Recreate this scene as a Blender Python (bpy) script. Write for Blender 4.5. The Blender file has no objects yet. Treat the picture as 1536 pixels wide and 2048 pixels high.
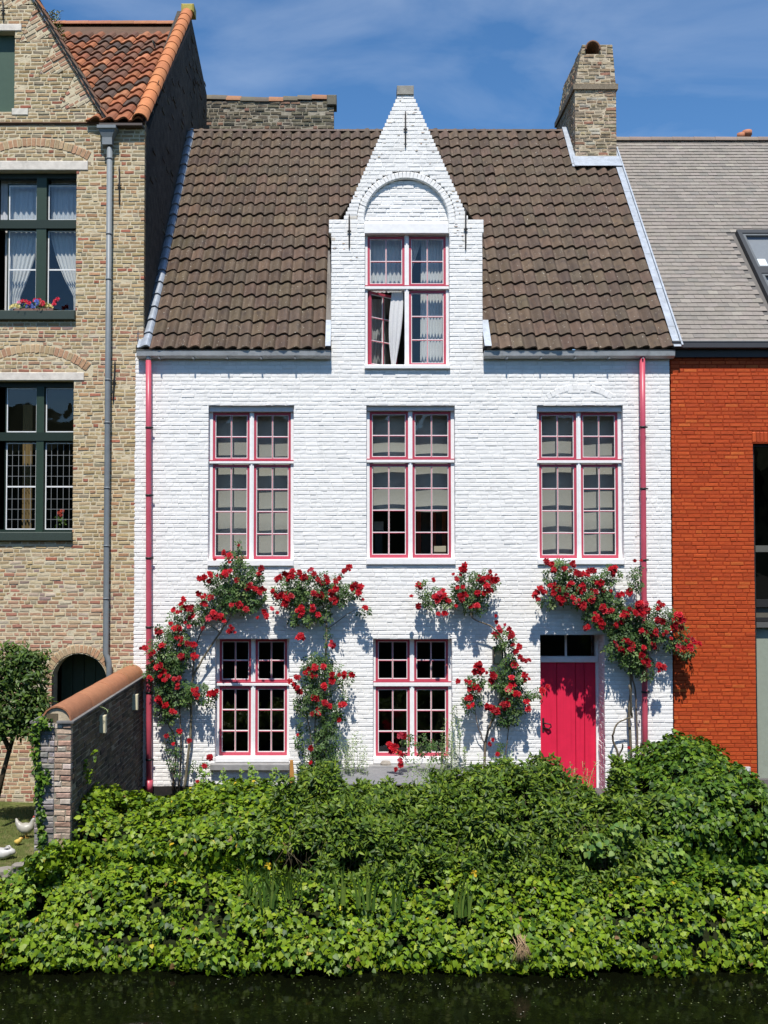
import bpy, math, random
import numpy as np
from mathutils import Vector, Matrix
R = math.radians
random.seed(7); RNG = np.random.default_rng(7)
scene = bpy.context.scene
COL = scene.collection

# ------------------------------------------------------------------ camera
CAM_Y, CAM_Z, FPX, CX, CY, PITCH = -15.0, 3.9, 1950.0, 708.0, 1024.0, R(1.79)
cam = bpy.data.cameras.new('camera'); camo = bpy.data.objects.new('camera', cam); COL.objects.link(camo)
cam.sensor_fit = 'VERTICAL'; cam.sensor_height = 36; cam.lens = 36*FPX/2048
cam.shift_x = 60/2048; cam.clip_start = 0.1; cam.clip_end = 3000
camo.location = (0, CAM_Y, CAM_Z); camo.rotation_euler = (R(90)+PITCH, 0, 0)
scene.camera = camo

# ------------------------------------------------------------------ sky, sun, exposure
SUN_EL, SUN_AZ = R(61), R(3.8)          # azimuth: to the left of straight behind the camera
world = bpy.data.worlds.new('World'); scene.world = world; world.use_nodes = True
wn = world.node_tree.nodes; wl = world.node_tree.links; wn.clear()
sky = wn.new('ShaderNodeTexSky'); sky.sky_type = 'NISHITA'; sky.sun_disc = False
sky.sun_elevation = SUN_EL; sky.sun_rotation = R(180)+SUN_AZ
sky.altitude = 400; sky.air_density = 1.0; sky.dust_density = 0.25; sky.ozone_density = 3.0
tc = wn.new('ShaderNodeTexCoord'); mp = wn.new('ShaderNodeMapping'); mp.inputs['Scale'].default_value = (1.3, 1.3, 4.2)
mp.inputs['Rotation'].default_value = (R(8), R(-32), 0)
nz = wn.new('ShaderNodeTexNoise'); nz.inputs['Scale'].default_value = 2.9; nz.inputs['Detail'].default_value = 7; nz.inputs['Roughness'].default_value = .52
nz.inputs['Distortion'].default_value = .5
rp = wn.new('ShaderNodeMapRange'); rp.inputs['From Min'].default_value = .44; rp.inputs['From Max'].default_value = .90
rp.inputs['To Max'].default_value = .46
gam = wn.new('ShaderNodeHueSaturation'); gam.inputs['Saturation'].default_value = 1.22; gam.inputs['Value'].default_value = 1.18
mx = wn.new('ShaderNodeMix'); mx.data_type = 'RGBA'; mx.inputs['B'].default_value = (5.6, 6.4, 7.6, 1)
bg = wn.new('ShaderNodeBackground'); bg.inputs['Strength'].default_value = .095
wo = wn.new('ShaderNodeOutputWorld')
wl.new(tc.outputs['Generated'], mp.inputs['Vector']); wl.new(mp.outputs['Vector'], nz.inputs['Vector'])
wl.new(nz.outputs['Fac'], rp.inputs['Value']); wl.new(rp.outputs['Result'], mx.inputs['Factor'])
wl.new(sky.outputs['Color'], gam.inputs['Color']); wl.new(gam.outputs['Color'], mx.inputs['A'])
wl.new(mx.outputs['Result'], bg.inputs['Color']); wl.new(bg.outputs['Background'], wo.inputs['Surface'])
sl = bpy.data.lights.new('sun', 'SUN'); sl.energy = 4.5; sl.angle = R(.55); sl.color = (1, .955, .89)
so = bpy.data.objects.new('sun', sl); COL.objects.link(so)
sd = Vector((-math.sin(SUN_AZ)*math.cos(SUN_EL), -math.cos(SUN_AZ)*math.cos(SUN_EL), math.sin(SUN_EL)))
so.rotation_euler = sd.to_track_quat('Z', 'Y').to_euler(); so.location = (-5, -20, 30)
vs = scene.view_settings; vs.view_transform = 'Standard'; vs.look = 'None'; vs.gamma = 1; vs.use_curve_mapping = False
vs.exposure = .47
scene.cycles.use_denoising = True; scene.cycles.max_bounces = 8; scene.cycles.transparent_max_bounces = 16
scene.cycles.caustics_reflective = False; scene.cycles.caustics_refractive = False

# ------------------------------------------------------------------ from the photograph's points to places
def P(px, py, Y):
    u = (px-CX)/FPX; v = (CY-py)/FPX
    dy = math.cos(PITCH)-v*math.sin(PITCH); dz = math.sin(PITCH)+v*math.cos(PITCH)
    t = (Y-CAM_Y)/dy
    return Vector((u*t, Y, CAM_Z+dz*t))
def PX(px, py=1000, Y=0): return P(px, py, Y).x
def PZ(py, Y=0): return P(CX, py, Y).z
def on_plane(px, py, o, n):
    a = P(px, py, 0); c = Vector((0, CAM_Y, CAM_Z)); d = a-c
    return c + d*((o-c).dot(n)/d.dot(n))

# ------------------------------------------------------------------ materials
MATS = {}
def pbr(name, base=None, rough=.8, amt=.18, scale=6, bump=.0, bscale=60, spots=(), spec=.5, streak=None, metal=0, transl=None, coat=0, detail=5, bdist=.01):
    m = bpy.data.materials.new(name); m.use_nodes = True; nt = m.node_tree; n = nt.nodes; l = nt.links
    b = n['Principled BSDF']; b.inputs['Roughness'].default_value = rough; b.inputs['Specular IOR Level'].default_value = spec
    b.inputs['Metallic'].default_value = metal; b.inputs['Coat Weight'].default_value = coat
    geo = n.new('ShaderNodeNewGeometry')
    def noise(sc, det=detail, vec=None, r=.6):
        t = n.new('ShaderNodeTexNoise'); t.inputs['Scale'].default_value = sc; t.inputs['Detail'].default_value = det; t.inputs['Roughness'].default_value = r
        l.new(vec or geo.outputs['Position'], t.inputs['Vector']); return t.outputs['Fac']
    def mix(a, bb, fac, mode='MIX'):
        x = n.new('ShaderNodeMix'); x.data_type = 'RGBA'; x.blend_type = mode
        for v, k in ((a, 'A'), (bb, 'B')):
            if isinstance(v, tuple): x.inputs[k].default_value = (*v[:3], 1)
            else: l.new(v, x.inputs[k])
        if isinstance(fac, (int, float)): x.inputs['Factor'].default_value = fac
        else: l.new(fac, x.inputs['Factor'])
        return x.outputs['Result']
    def rng(v, a, b_, c=0., d=1.):
        x = n.new('ShaderNodeMapRange'); x.inputs['From Min'].default_value = a; x.inputs['From Max'].default_value = b_
        x.inputs['To Min'].default_value = c; x.inputs['To Max'].default_value = d; l.new(v, x.inputs['Value']); return x.outputs['Result']
    at = n.new('ShaderNodeAttribute'); at.attribute_name = 'col'
    oi = n.new('ShaderNodeObjectInfo')
    c = mix(at.outputs['Color'], oi.outputs['Color'], 1.0, 'MULTIPLY')
    if base is not None: c = mix(c, base, 1.0, 'MULTIPLY')
    if amt:
        f = rng(noise(scale), .25, .75, 1-amt, 1+amt)
        g = n.new('ShaderNodeCombineColor'); [l.new(f, g.inputs[i]) for i in range(3)]
        c = mix(c, g.outputs['Color'], 1.0, 'MULTIPLY')
    for col, sc, lo, hi, mxf in spots:
        c = mix(c, col, rng(noise(sc), lo, hi, 0, mxf))
    if streak:
        col, sc, lo, hi, mxf, vsc = streak
        mpn = n.new('ShaderNodeMapping'); mpn.inputs['Scale'].default_value = vsc; l.new(geo.outputs['Position'], mpn.inputs['Vector'])
        c = mix(c, col, rng(noise(sc, vec=mpn.outputs['Vector']), lo, hi, 0, mxf))
    l.new(c, b.inputs['Base Color'])
    if bump:
        bn = n.new('ShaderNodeBump'); bn.inputs['Strength'].default_value = bump; bn.inputs['Distance'].default_value = bdist
        l.new(noise(bscale, 4), bn.inputs['Height']); l.new(bn.outputs['Normal'], b.inputs['Normal'])
    if transl:
        tr = n.new('ShaderNodeBsdfTranslucent'); tm = mix(c, transl[1], 1.0, 'MULTIPLY'); l.new(tm, tr.inputs['Color'])
        ms = n.new('ShaderNodeMixShader'); ms.inputs['Fac'].default_value = transl[0]
        l.new(b.outputs['BSDF'], ms.inputs[1]); l.new(tr.outputs['BSDF'], ms.inputs[2]); l.new(ms.outputs['Shader'], n['Material Output'].inputs['Surface'])
    MATS[name] = m; return m
def glass(name, tint=(.9, .93, .92), ior=1.5, bump=.02):
    m = bpy.data.materials.new(name); m.use_nodes = True; nt = m.node_tree; n = nt.nodes; l = nt.links
    n.remove(n['Principled BSDF'])
    t = n.new('ShaderNodeBsdfTransparent'); t.inputs['Color'].default_value = (*tint, 1)
    g = n.new('ShaderNodeBsdfGlossy'); g.inputs['Roughness'].default_value = .015; g.inputs['Color'].default_value = (1, 1, 1, 1)
    f0 = n.new('ShaderNodeLayerWeight'); f0.inputs['Blend'].default_value = .5
    pw = n.new('ShaderNodeMath'); pw.operation = 'POWER'; pw.inputs[1].default_value = 4; l.new(f0.outputs['Facing'], pw.inputs[0])
    f = n.new('ShaderNodeMath'); f.operation = 'MULTIPLY_ADD'; f.inputs[1].default_value = .9; f.inputs[2].default_value = .06; l.new(pw.outputs[0], f.inputs[0])
    geo = n.new('ShaderNodeNewGeometry'); nz = n.new('ShaderNodeTexNoise'); nz.inputs['Scale'].default_value = 4; nz.inputs['Detail'].default_value = 1
    bn = n.new('ShaderNodeBump'); bn.inputs['Strength'].default_value = bump; bn.inputs['Distance'].default_value = .1
    l.new(geo.outputs['Position'], nz.inputs['Vector']); l.new(nz.outputs['Fac'], bn.inputs['Height'])
    l.new(bn.outputs['Normal'], g.inputs['Normal'])
    ms = n.new('ShaderNodeMixShader'); l.new(f.outputs[0], ms.inputs['Fac']); l.new(t.outputs['BSDF'], ms.inputs[1]); l.new(g.outputs['BSDF'], ms.inputs[2])
    l.new(ms.outputs['Shader'], n['Material Output'].inputs['Surface']); MATS[name] = m; return m

M_WHITE = pbr('white_lime_paint', None, .75, .05, 9, .16, 85, spots=[((.58, .57, .50), 1.1, .56, .85, .34), ((.50, .46, .38), 19, .70, .78, .45), ((.40, .37, .31), 46, .735, .76, .6)], spec=.25, streak=((.48, .47, .40), 1.7, .57, .80, .36, (5, 5, .5)))
M_WHITEM = pbr('white_painted_joint', (.74, .74, .73), .8, .08, 14, .4, 60, spots=[((.45, .44, .40), 3, .62, .8, .35)], spec=.2)
M_YBRICK = pbr('yellow_brick', None, .9, .20, 38, .35, 90, spots=[((.36, .32, .25), 1.4, .64, .84, .35), ((.58, .52, .40), 20, .64, .74, .5)], spec=.2)
M_YMORT = pbr('lime_mortar', (.57, .49, .34), .95, .2, 12, .5, 70, spots=[((.2, .18, .14), 2, .6, .8, .5)], spec=.1)
M_OBRICK = pbr('orange_painted_brick', None, .7, .14, 30, .35, 80, spots=[((.30, .035, .009), 1.6, .55, .8, .35), ((.70, .30, .16), 34, .755, .785, .6), ((.20, .03, .012), 9, .66, .8, .35)], spec=.3)
M_OMORT = pbr('orange_painted_joint', (.30, .040, .010), .85, .2, 10, .3, 60, spec=.15)
M_DBRICK = pbr('grey_brown_brick', None, .95, .3, 30, .5, 90, spots=[((.07, .065, .05), 3, .5, .75, .7), ((.3, .28, .22), 18, .66, .76, .5)], spec=.15)
M_DMORT = pbr('weathered_mortar', (.30, .27, .21), .95, .3, 9, .5, 70, spec=.1)
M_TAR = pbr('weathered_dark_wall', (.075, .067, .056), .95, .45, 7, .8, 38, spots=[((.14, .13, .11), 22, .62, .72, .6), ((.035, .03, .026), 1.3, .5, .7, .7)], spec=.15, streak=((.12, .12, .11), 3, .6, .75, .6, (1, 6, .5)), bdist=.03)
M_TILE = pbr('brown_roof_tile', None, .72, .22, 3.2, .3, 110, spots=[((.040, .026, .024), 7, .52, .72, .55), ((.42, .39, .32), 27, .655, .685, .85), ((.09, .085, .04), 1.7, .6, .8, .45)], spec=.35, streak=((.03, .024, .022), 3.0, .52, .72, .55, (9, 1.4, 1.4)))
M_OTILE = pbr('orange_clay_tile', None, .8, .25, 9, .3, 90, spots=[((.06, .045, .035), 4.5, .56, .74, .75)], spec=.3)
M_RIDGE = pbr('orange_ridge_tile', None, .8, .15, 12, .3, 70, spots=[((.16, .07, .03), 5, .6, .78, .5), ((.45, .40, .28), 28, .70, .75, .6)], spec=.3)
M_SLATE = pbr('grey_flat_tile', None, .8, .12, 18, .2, 120, spots=[((.12, .115, .10), 2.5, .55, .8, .5)], spec=.3)
M_LEAD = pbr('lead_sheet', (.31, .345, .39), .5, .25, 9, .3, 30, spots=[((.40, .43, .46), 6, .55, .8, .6), ((.13, .14, .15), 3, .6, .8, .5)], spec=.5, metal=.25)
M_ZINC = pbr('zinc_gutter', (.36, .37, .37), .45, .2, 7, .1, 20, spots=[((.12, .12, .12), 5, .6, .78, .6)], spec=.5, metal=.3)
M_ZPIPE = pbr('grey_painted_pipe', (.17, .19, .20), .5, .12, 8, 0, spec=.5, streak=((.28, .30, .30), 2, .6, .8, .4, (4, 4, .5)))
M_PIPE = pbr('pink_red_painted_pipe', (.46, .070, .105), .38, .1, 5, 0, spec=.45, spots=[((.62, .16, .20), 2.2, .55, .8, .4)])
M_PAINT = pbr('painted_wood', None, .5, .07, 14, .1, 70, spec=.4)
M_DOOR = pbr('crimson_painted_door', (.66, .020, .065), .45, .10, 5, .06, 160, spec=.35, streak=((.46, .012, .04), 2, .5, .8, .5, (14, 14, .5)))
M_IRON = pbr('black_iron', (.02, .018, .017), .55, .3, 30, .2, 80, spec=.4, spots=[((.10, .035, .015), 30, .66, .75, .6)])
M_STONE = pbr('blue_grey_stone', None, .75, .2, 9, .3, 60, spots=[((.12, .12, .10), 4, .58, .78, .5)], spec=.3)
M_SLAB = pbr('dark_slate_slab', (.20, .20, .205), .6, .15, 6, .1, 40, spec=.35)
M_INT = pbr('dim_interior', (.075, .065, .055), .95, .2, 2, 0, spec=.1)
M_FAB = pbr('linen_blind', (.50, .48, .43), .95, .05, 40, .1, 300, spec=.05, transl=(.25, (1, 1, .95)))
M_LACE = pbr('white_curtain', None, .95, .08, 50, .15, 200, spec=.05, transl=(.3, (1, 1, 1)))
M_CERAM = pbr('cream_glazed_ceramic', None, .4, .06, 12, 0, spec=.5)
G_CLEAR = glass('window_glass'); G_DARK = glass('dark_window_glass', (.55, .6, .6), 1.5)

# ------------------------------------------------------------------ mesh and object helpers
class MB:
    def __init__(s): s.v = []; s.f = []; s.c = []; s.sm = []
    def add(s, vs, fs, col=(1, 1, 1), smooth=False):
        o = len(s.v); s.v += [tuple(v) for v in vs]; s.c += [col]*len(vs)
        s.f += [tuple(i+o for i in f) for f in fs]; s.sm += [smooth]*len(fs); return s
    def box(s, x0, x1, y0, y1, z0, z1, col=(1, 1, 1), xf=None, skip=()):
        x0, x1 = sorted((x0, x1)); y0, y1 = sorted((y0, y1)); z0, z1 = sorted((z0, z1))
        vs = [(x, y, z) for z in (z0, z1) for y in (y0, y1) for x in (x0, x1)]
        if xf: vs = [xf(*v) for v in vs]
        fs = {'bottom': (0, 2, 3, 1), 'top': (4, 5, 7, 6), 'front': (0, 1, 5, 4), 'back': (2, 6, 7, 3), 'left': (0, 4, 6, 2), 'right': (1, 3, 7, 5)}
        return s.add(vs, [f for k, f in fs.items() if k not in skip], col)
    def bevbox(s, x0, x1, y0, y1, z0, z1, b=.004, col=(1, 1, 1)):
        x0, x1 = sorted((x0, x1)); y0, y1 = sorted((y0, y1)); z0, z1 = sorted((z0, z1))
        vs = [(x0+b, y0, z0+b), (x1-b, y0, z0+b), (x1-b, y0, z1-b), (x0+b, y0, z1-b), (x0, y0+b, z0), (x1, y0+b, z0), (x1, y0+b, z1), (x0, y0+b, z1),
              (x0, y1, z0), (x1, y1, z0), (x1, y1, z1), (x0, y1, z1)]
        fs = [(0, 1, 2, 3), (4, 5, 1, 0), (5, 6, 2, 1), (6, 7, 3, 2), (7, 4, 0, 3), (8, 9, 5, 4), (9, 10, 6, 5), (10, 11, 7, 6), (11, 8, 4, 7), (8, 11, 10, 9)]
        return s.add(vs, fs, col)
    def tube(s, pts, rad, n=8, col=(1, 1, 1), cap=True, smooth=True):
        pts = [Vector(p) for p in pts]; m = len(pts)
        rad = [rad]*m if isinstance(rad, (int, float)) else list(rad)
        vs = []; fs = []; up = Vector((0, 0, 1))
        t0 = (pts[1]-pts[0]).normalized(); a = t0.orthogonal().normalized()
        for i, p in enumerate(pts):
            t = (pts[min(i+1, m-1)]-pts[max(i-1, 0)]).normalized()
            a = (a-t*a.dot(t)).normalized(); b = t.cross(a)
            for k in range(n):
                an = 2*math.pi*k/n; vs.append(p+(a*math.cos(an)+b*math.sin(an))*rad[i])
        for i in range(m-1):
            for k in range(n): fs.append((i*n+k, i*n+(k+1) % n, (i+1)*n+(k+1) % n, (i+1)*n+k))
        if cap: fs.append(tuple(range(n-1, -1, -1))); fs.append(tuple(range((m-1)*n, m*n)))
        return s.add(vs, fs, col, smooth)
    def lathe(s, prof, cx, cy, z0, n=16, col=(1, 1, 1), sx=1, sy=1):
        vs = []; fs = []
        for r, z in prof:
            for k in range(n): vs.append((cx+sx*r*math.cos(2*math.pi*k/n), cy+sy*r*math.sin(2*math.pi*k/n), z0+z))
        for i in range(len(prof)-1):
            for k in range(n): fs.append((i*n+k, i*n+(k+1) % n, (i+1)*n+(k+1) % n, (i+1)*n+k))
        fs.append(tuple(range(n-1, -1, -1))); fs.append(tuple(range((len(prof)-1)*n, len(prof)*n)))
        return s.add(vs, fs, col, True)
    def mesh(s, name, mat):
        me = bpy.data.meshes.new(name); me.from_pydata(s.v, [], s.f)
        a = me.attributes.new('col', 'FLOAT_COLOR', 'POINT')
        c = np.ones((len(s.v), 4), np.float32); c[:, :3] = np.array(s.c, np.float32).reshape(-1, 3) if s.v else 1
        a.data.foreach_set('color', c.ravel())
        if any(s.sm): me.polygons.foreach_set('use_smooth', s.sm)
        me.materials.append(mat); return me
    def build(s, name, mat, parent=None, **kw): return link(name, s.mesh(name, mat), parent, **kw)
def link(name, me, parent=None, label=None, cat=None, group=None, kind=None, color=None):
    o = bpy.data.objects.new(name, me); COL.objects.link(o)
    if parent is not None: o.parent = parent
    return tag(o, label, cat, group, kind, color)
def tag(o, label=None, cat=None, group=None, kind=None, color=None):
    if label: o['label'] = label
    if cat: o['category'] = cat
    if group: o['group'] = group
    if kind: o['kind'] = kind
    if color: o.color = (*color, 1)
    return o
def empty(name, label=None, cat=None, group=None):   # kept at the world origin so that children keep world coordinates
    return link(name, None, None, label, cat, group)
def np_mesh(name, V, F, C, mat, smooth=False):
    """V (n,3), F (m,k) of one polygon size, C (n,3)"""
    me = bpy.data.meshes.new(name); n = len(V); m, k = F.shape
    me.vertices.add(n); me.vertices.foreach_set('co', np.ascontiguousarray(V, np.float32).ravel())
    me.loops.add(m*k); me.loops.foreach_set('vertex_index', np.ascontiguousarray(F, np.int32).ravel())
    me.polygons.add(m); me.polygons.foreach_set('loop_start', np.arange(0, m*k, k, dtype=np.int32))
    me.update(calc_edges=True)
    if smooth: me.polygons.foreach_set('use_smooth', np.ones(m, bool))
    a = me.attributes.new('col', 'FLOAT_COLOR', 'POINT'); c = np.ones((n, 4), np.float32); c[:, :3] = C; a.data.foreach_set('color', c.ravel())
    me.materials.append(mat); return me
def jcol(c, d=.1):
    f = 1+random.uniform(-d, d); return tuple(max(0, x*f*(1+random.uniform(-d*.25, d*.25))) for x in c)
def pick(tbl):
    r = random.random()*sum(w for w, _ in tbl)
    for w, c in tbl:
        r -= w
        if r <= 0: return c
    return tbl[-1][1]

# unit bricks: x,z in [-.5,.5], y from 0 (front) to 1; the front is chamfered and uneven
def unit_brick(rough):
    j = lambda a: random.uniform(-a, a)*rough
    mid = random.uniform(-.2, .2)
    front, rim, back = [], [], []
    for zi, z in ((0, -.5), (1, .5)):
        for xi, x in enumerate((-.5, mid, .5)):
            sx = (0 if xi == 1 else (.035 if xi == 0 else -.035)); sz = .13 if zi == 0 else -.13
            front.append((x+sx+j(.02), j(.055), z+sz+j(.09)))
            rim.append((x+j(.006), .14+j(.05), z+j(.045))); back.append((x, 1, z))
    v = front+rim+back; f = []
    f += [(0, 1, 4, 3), (1, 2, 5, 4)]
    ring = [0, 1, 2, 5, 4, 3]
    for a, b in zip(ring, ring[1:]+ring[:1]):
        f.append((6+a, 6+b, b, a)); f.append((12+a, 12+b, 6+b, 6+a))
    return v, f
BRICK_T = {k: [unit_brick(r) for _ in range(10)] for k, r in (('rough', 1.0), ('soft', .27), ('neat', .30), ('old', .65))}
_shared = {}
def place_pieces(specs, templates, tname, mat, parent, name, joined, n_ind, cam_sort=True):
    """specs: (center/origin, 3x3 columns (axes scaled), colour, size). The largest and nearest become objects of their own, the rest one part."""
    c0 = Vector((0, CAM_Y, CAM_Z))
    order = sorted(range(len(specs)), key=lambda i: -(specs[i][3]/((Vector(specs[i][0])-c0).length_squared)))
    ind = set(order[:n_ind]); mb = MB()
    for i, (o, m3, col, size) in enumerate(specs):
        k = random.randrange(len(templates)); tv, tf = templates[k]
        o = Vector(o)
        if i in ind:
            key = (tname, k, mat.name)
            if key not in _shared: _shared[key] = MB().add(tv, tf, (1, 1, 1), False).mesh(name, mat)
            ob = bpy.data.objects.new(name, _shared[key]); COL.objects.link(ob); ob.parent = parent
            ob.matrix_local = Matrix.Translation(o) @ m3.to_4x4(); ob.color = (*col, 1)
        else:
            mb.add([o+m3 @ Vector(v) for v in tv], tf, col)
    if mb.v: mb.build(joined, mat, parent, kind='stuff')

def subtract(iv, ex):
    out = []
    for a, b in iv:
        segs = [(a, b)]
        for c, d in ex:
            ns = []
            for p, q in segs:
                if d <= p or c >= q: ns.append((p, q)); continue
                if c > p: ns.append((p, c))
                if d < q: ns.append((d, q))
            segs = ns
        out += segs
    return [(a, b) for a, b in out if b-a > .035]
def rect_ex(x0, x1, z0, z1): return lambda z: (x0, x1) if z0 < z < z1 else None
def circ_ex(cx, cz, r, zmin): return lambda z: ((cx-math.sqrt(r*r-(z-cz)**2), cx+math.sqrt(r*r-(z-cz)**2)) if z > zmin and abs(z-cz) < r else None)
def poly_ex(pts):
    def f(z):
        xs = []
        for (x0, z0), (x1, z1) in zip(pts, pts[1:]+pts[:1]):
            if (z0-z)*(z1-z) < 0: xs.append(x0+(x1-x0)*(z-z0)/(z1-z0))
        return (min(xs), max(xs)) if len(xs) >= 2 else None
    return f
def courses(keys, h):
    out = []
    for a, b in zip(keys, keys[1:]):
        n = max(1, round((b-a)/h)); out += [(a+(b-a)*i/n, a+(b-a)*(i+1)/n) for i in range(n)]
    return out
def brick_specs(cs, iv_fn, y, length, joint, colfn, depth=.1, jit=.003, xf=None, header=.33, vj=None, tilt=1):
    specs = []; vj = joint if vj is None else vj
    xf = xf or (lambda x, yy, z: (x, yy, z))
    O = Vector(xf(0, 0, 0)); ax = Vector(xf(1, 0, 0))-O; ay = Vector(xf(0, 1, 0))-O; az = Vector(xf(0, 0, 1))-O
    for ci, (z0, z1) in enumerate(cs):
        zc = (z0+z1)/2
        for a, b in iv_fn(zc):
            x = a-random.random()*length
            while x < b:
                L = length*random.uniform(.9, 1.1)*(.5 if random.random() < header else 1)
                p, q = max(a, x), min(b, x+L)
                if b-q < .05: q = b; L = q-x+1e-4
                if q-p > .03:
                    lo = p if p <= a+1e-6 else p+vj/2; hi = q if q >= b-1e-6 else q-vj/2
                    w = hi-lo; h = z1-z0-joint*random.uniform(.75, 1.15)
                    c = Vector(xf((lo+hi)/2, y+random.gauss(0, jit), zc+random.gauss(0, .0012)))
                    r = Matrix.Rotation(random.gauss(0, .005*tilt), 3, 'Y') @ Matrix.Rotation(random.gauss(0, .010*tilt), 3, 'Z') @ Matrix.Rotation(random.gauss(0, .016*tilt), 3, 'X')
                    m = Matrix((ax, ay, az)).transposed() @ r @ Matrix.Diagonal((w, depth, h))
                    specs.append((c, m, colfn((lo+hi)/2, zc), w*h))
                x += L
    return specs
def mortar_mesh(mb, cs, iv_fn, y, depth, xf=None, inset=.006, col=(1, 1, 1)):
    for z0, z1 in cs:
        for a, b in iv_fn((z0+z1)/2): mb.box(a+inset, b-inset, y, y+depth, z0, z1, col, xf)
    return mb
def arch_specs(cx, cz, r0, r1, a0, a1, n, y, colfn, depth=.1, gap=.010):
    """a ring of bricks set on edge between two angles (from the vertical, clockwise)"""
    specs = []
    for i in range(n):
        a = a0+(a1-a0)*(i+.5)/n; rm = (r0+r1)/2
        d = Vector((math.sin(a), 0, math.cos(a))); t = Vector((math.cos(a), 0, -math.sin(a)))
        w = rm*abs(a1-a0)/n-gap
        m = Matrix((t*w, Vector((0, depth, 0)), d*(r1-r0-.008))).transposed()
        specs.append((Vector((cx, y+random.gauss(0, .002), cz))+d*rm, m, colfn(0, 0), .001))
    return specs

# ================================================================== THE WHITE HOUSE
RED = (.44, .060, .095); WHT = (.80, .79, .78)
house = empty('white_house', 'white painted brick house with brown tiled roof, pink-red windows and a pointed dormer gable', 'house')
XL, XR = PX(268), PX(1342)
Z_EAVE = PZ(706); Z_BASE = -.05
DX0, DX1 = PX(662), PX(967)                      # dormer
DXC = PX(812); Z_SH = PZ(439); Z_SH0 = PZ(465); Z_TOP = PZ(190)
WIN = [  # x0,x1, opening top, sash top, transom top, transom bottom, sash bottom, opening bottom, rows above, rows below
    dict(x0=416.5, x1=587, zt=814, zs=824, tt=920, tb=928, zb=1119, zo=1133, up=2, lo=4, kind='first'),
    dict(x0=733, x1=910, zt=811, zs=822, tt=917, tb=926, zb=1116, zo=1130, up=2, lo=4, kind='first'),
    dict(x0=1075, x1=1247, zt=808, zs=824, tt=918, tb=927, zb=1117, zo=1130, up=2, lo=4, kind='first'),
    dict(x0=432, x1=579, zt=1279, zs=1281, tt=1367, tb=1376, zb=1516, zo=1527, up=2, lo=3, kind='ground'),
    dict(x0=746, x1=903, zt=1278, zs=1281, tt=1366, tb=1377, zb=1517, zo=1530, up=2, lo=3, kind='ground'),
    dict(x0=730, x1=900, zt=466, zs=469, tt=568, tb=577, zb=730, zo=739, up=2, lo=3, kind='dormer')]
DOOR = dict(x0=PX(1079), x1=PX(1206), zt=PZ(1273))
NR = (PX(898)-PX(729))/2; NCX = (PX(898)+PX(729))/2; NCZ = PZ(440)     # blind arch over the dormer window
ex_w = []
for w in WIN:
    w['X0'], w['X1'] = PX(w['x0']), PX(w['x1'])
    for k in ('zt', 'zs', 'tt', 'tb', 'zb', 'zo'): w['Z'+k] = PZ(w[k])
    ex_w.append(rect_ex(w['X0'], w['X1'], w['Zzo'], w['Zzt']))
ex_w.append(rect_ex(DOOR['x0'], DOOR['x1'], -1, DOOR['zt']))
NZ0 = PZ(466)
ring_r = NR+.115
def niche_ex(z):
    if NZ0 < z <= NCZ: return (NCX-NR, NCX+NR)
    if z > NCZ and z-NCZ < ring_r:
        h = math.sqrt(ring_r**2-(z-NCZ)**2); return (NCX-h, NCX+h)
ex_w.append(niche_ex)
ARC3 = dict(cx=PX(1161), w=PX(1222)-PX(1100), z0=PZ(800), z1=PZ(781))
def arc_params(A):
    s = A['z1']-A['z0']; h = A['w']/2; r = (h*h+s*s)/(2*s); return r, A['z1']-r, math.asin(min(1, h/r))
r3, cz3, a3 = arc_params(ARC3)
def white_iv(z):
    if z < Z_EAVE: iv = [(XL, XR)]
    elif z < Z_SH0: iv = [(DX0, DX1)]
    elif z < Z_SH: iv = [(DX0-.035, DX1+.02)]
    else:
        t = (z-Z_SH)/(Z_TOP-Z_SH); a = PX(686)+(PX(797)-PX(686))*t; b = PX(940)+(PX(828)-PX(940))*t; iv = [(a, b)]
    ex = [e(z) for e in ex_w]
    return subtract(iv, [e for e in ex if e])
keys_w = [Z_BASE, WIN[4]['Zzo'], WIN[4]['Zzt'], WIN[1]['Zzo'], WIN[1]['Zzt'], Z_EAVE, WIN[5]['Zzo'], WIN[5]['Zzt'], Z_SH, Z_TOP]
# the eave lies above the dormer's sill: keep the keys in order
keys_w = sorted(keys_w)
CS_W = courses(keys_w, .0632)
def white_col(x, z):
    c = random.uniform(.76, .85)
    if z > PZ(520) and random.random() < .012: return jcol((.58, .54, .47), .12)
    if z > PZ(470) and random.random() < .05: c *= .88
    return (c, c*.985, c*.952)
mb = MB(); mortar_mesh(mb, CS_W, white_iv, .0048, .24)
# thick ends of the house: side returns and back so that it is a solid body
mb.box(XL+.02, XL+.2, .26, 7.6, Z_BASE, Z_EAVE); mb.box(XR-.2, XR-.02, .26, 7.6, Z_BASE, Z_EAVE); mb.box(XL+.02, XR-.02, 7.6, 7.8, Z_BASE, Z_EAVE)
wall_w = mb.build('wall', M_WHITEM, house, color=(1, .985, .955))
sp = brick_specs(CS_W, white_iv, 0, .195, .009, white_col, .09, .0014, header=.4, vj=.003, tilt=.45)
sp += arch_specs(NCX, NCZ, NR, ring_r, -math.pi/2, math.pi/2, 38, .0005, white_col, gap=.0025)
sp += arch_specs(ARC3['cx'], cz3, r3, r3+.11, -a3, a3, 15, -.003, white_col, .02, gap=.005)
def niche_in(z):
    if NZ0 < z <= NCZ: return [(NCX-NR, NCX+NR)]
    if z > NCZ and z-NCZ < NR: h = math.sqrt(NR**2-(z-NCZ)**2); return [(NCX-h, NCX+h)]
    return []
cs_n = [c for c in CS_W if PZ(446) < (c[0]+c[1])/2 < NCZ+NR]
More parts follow.
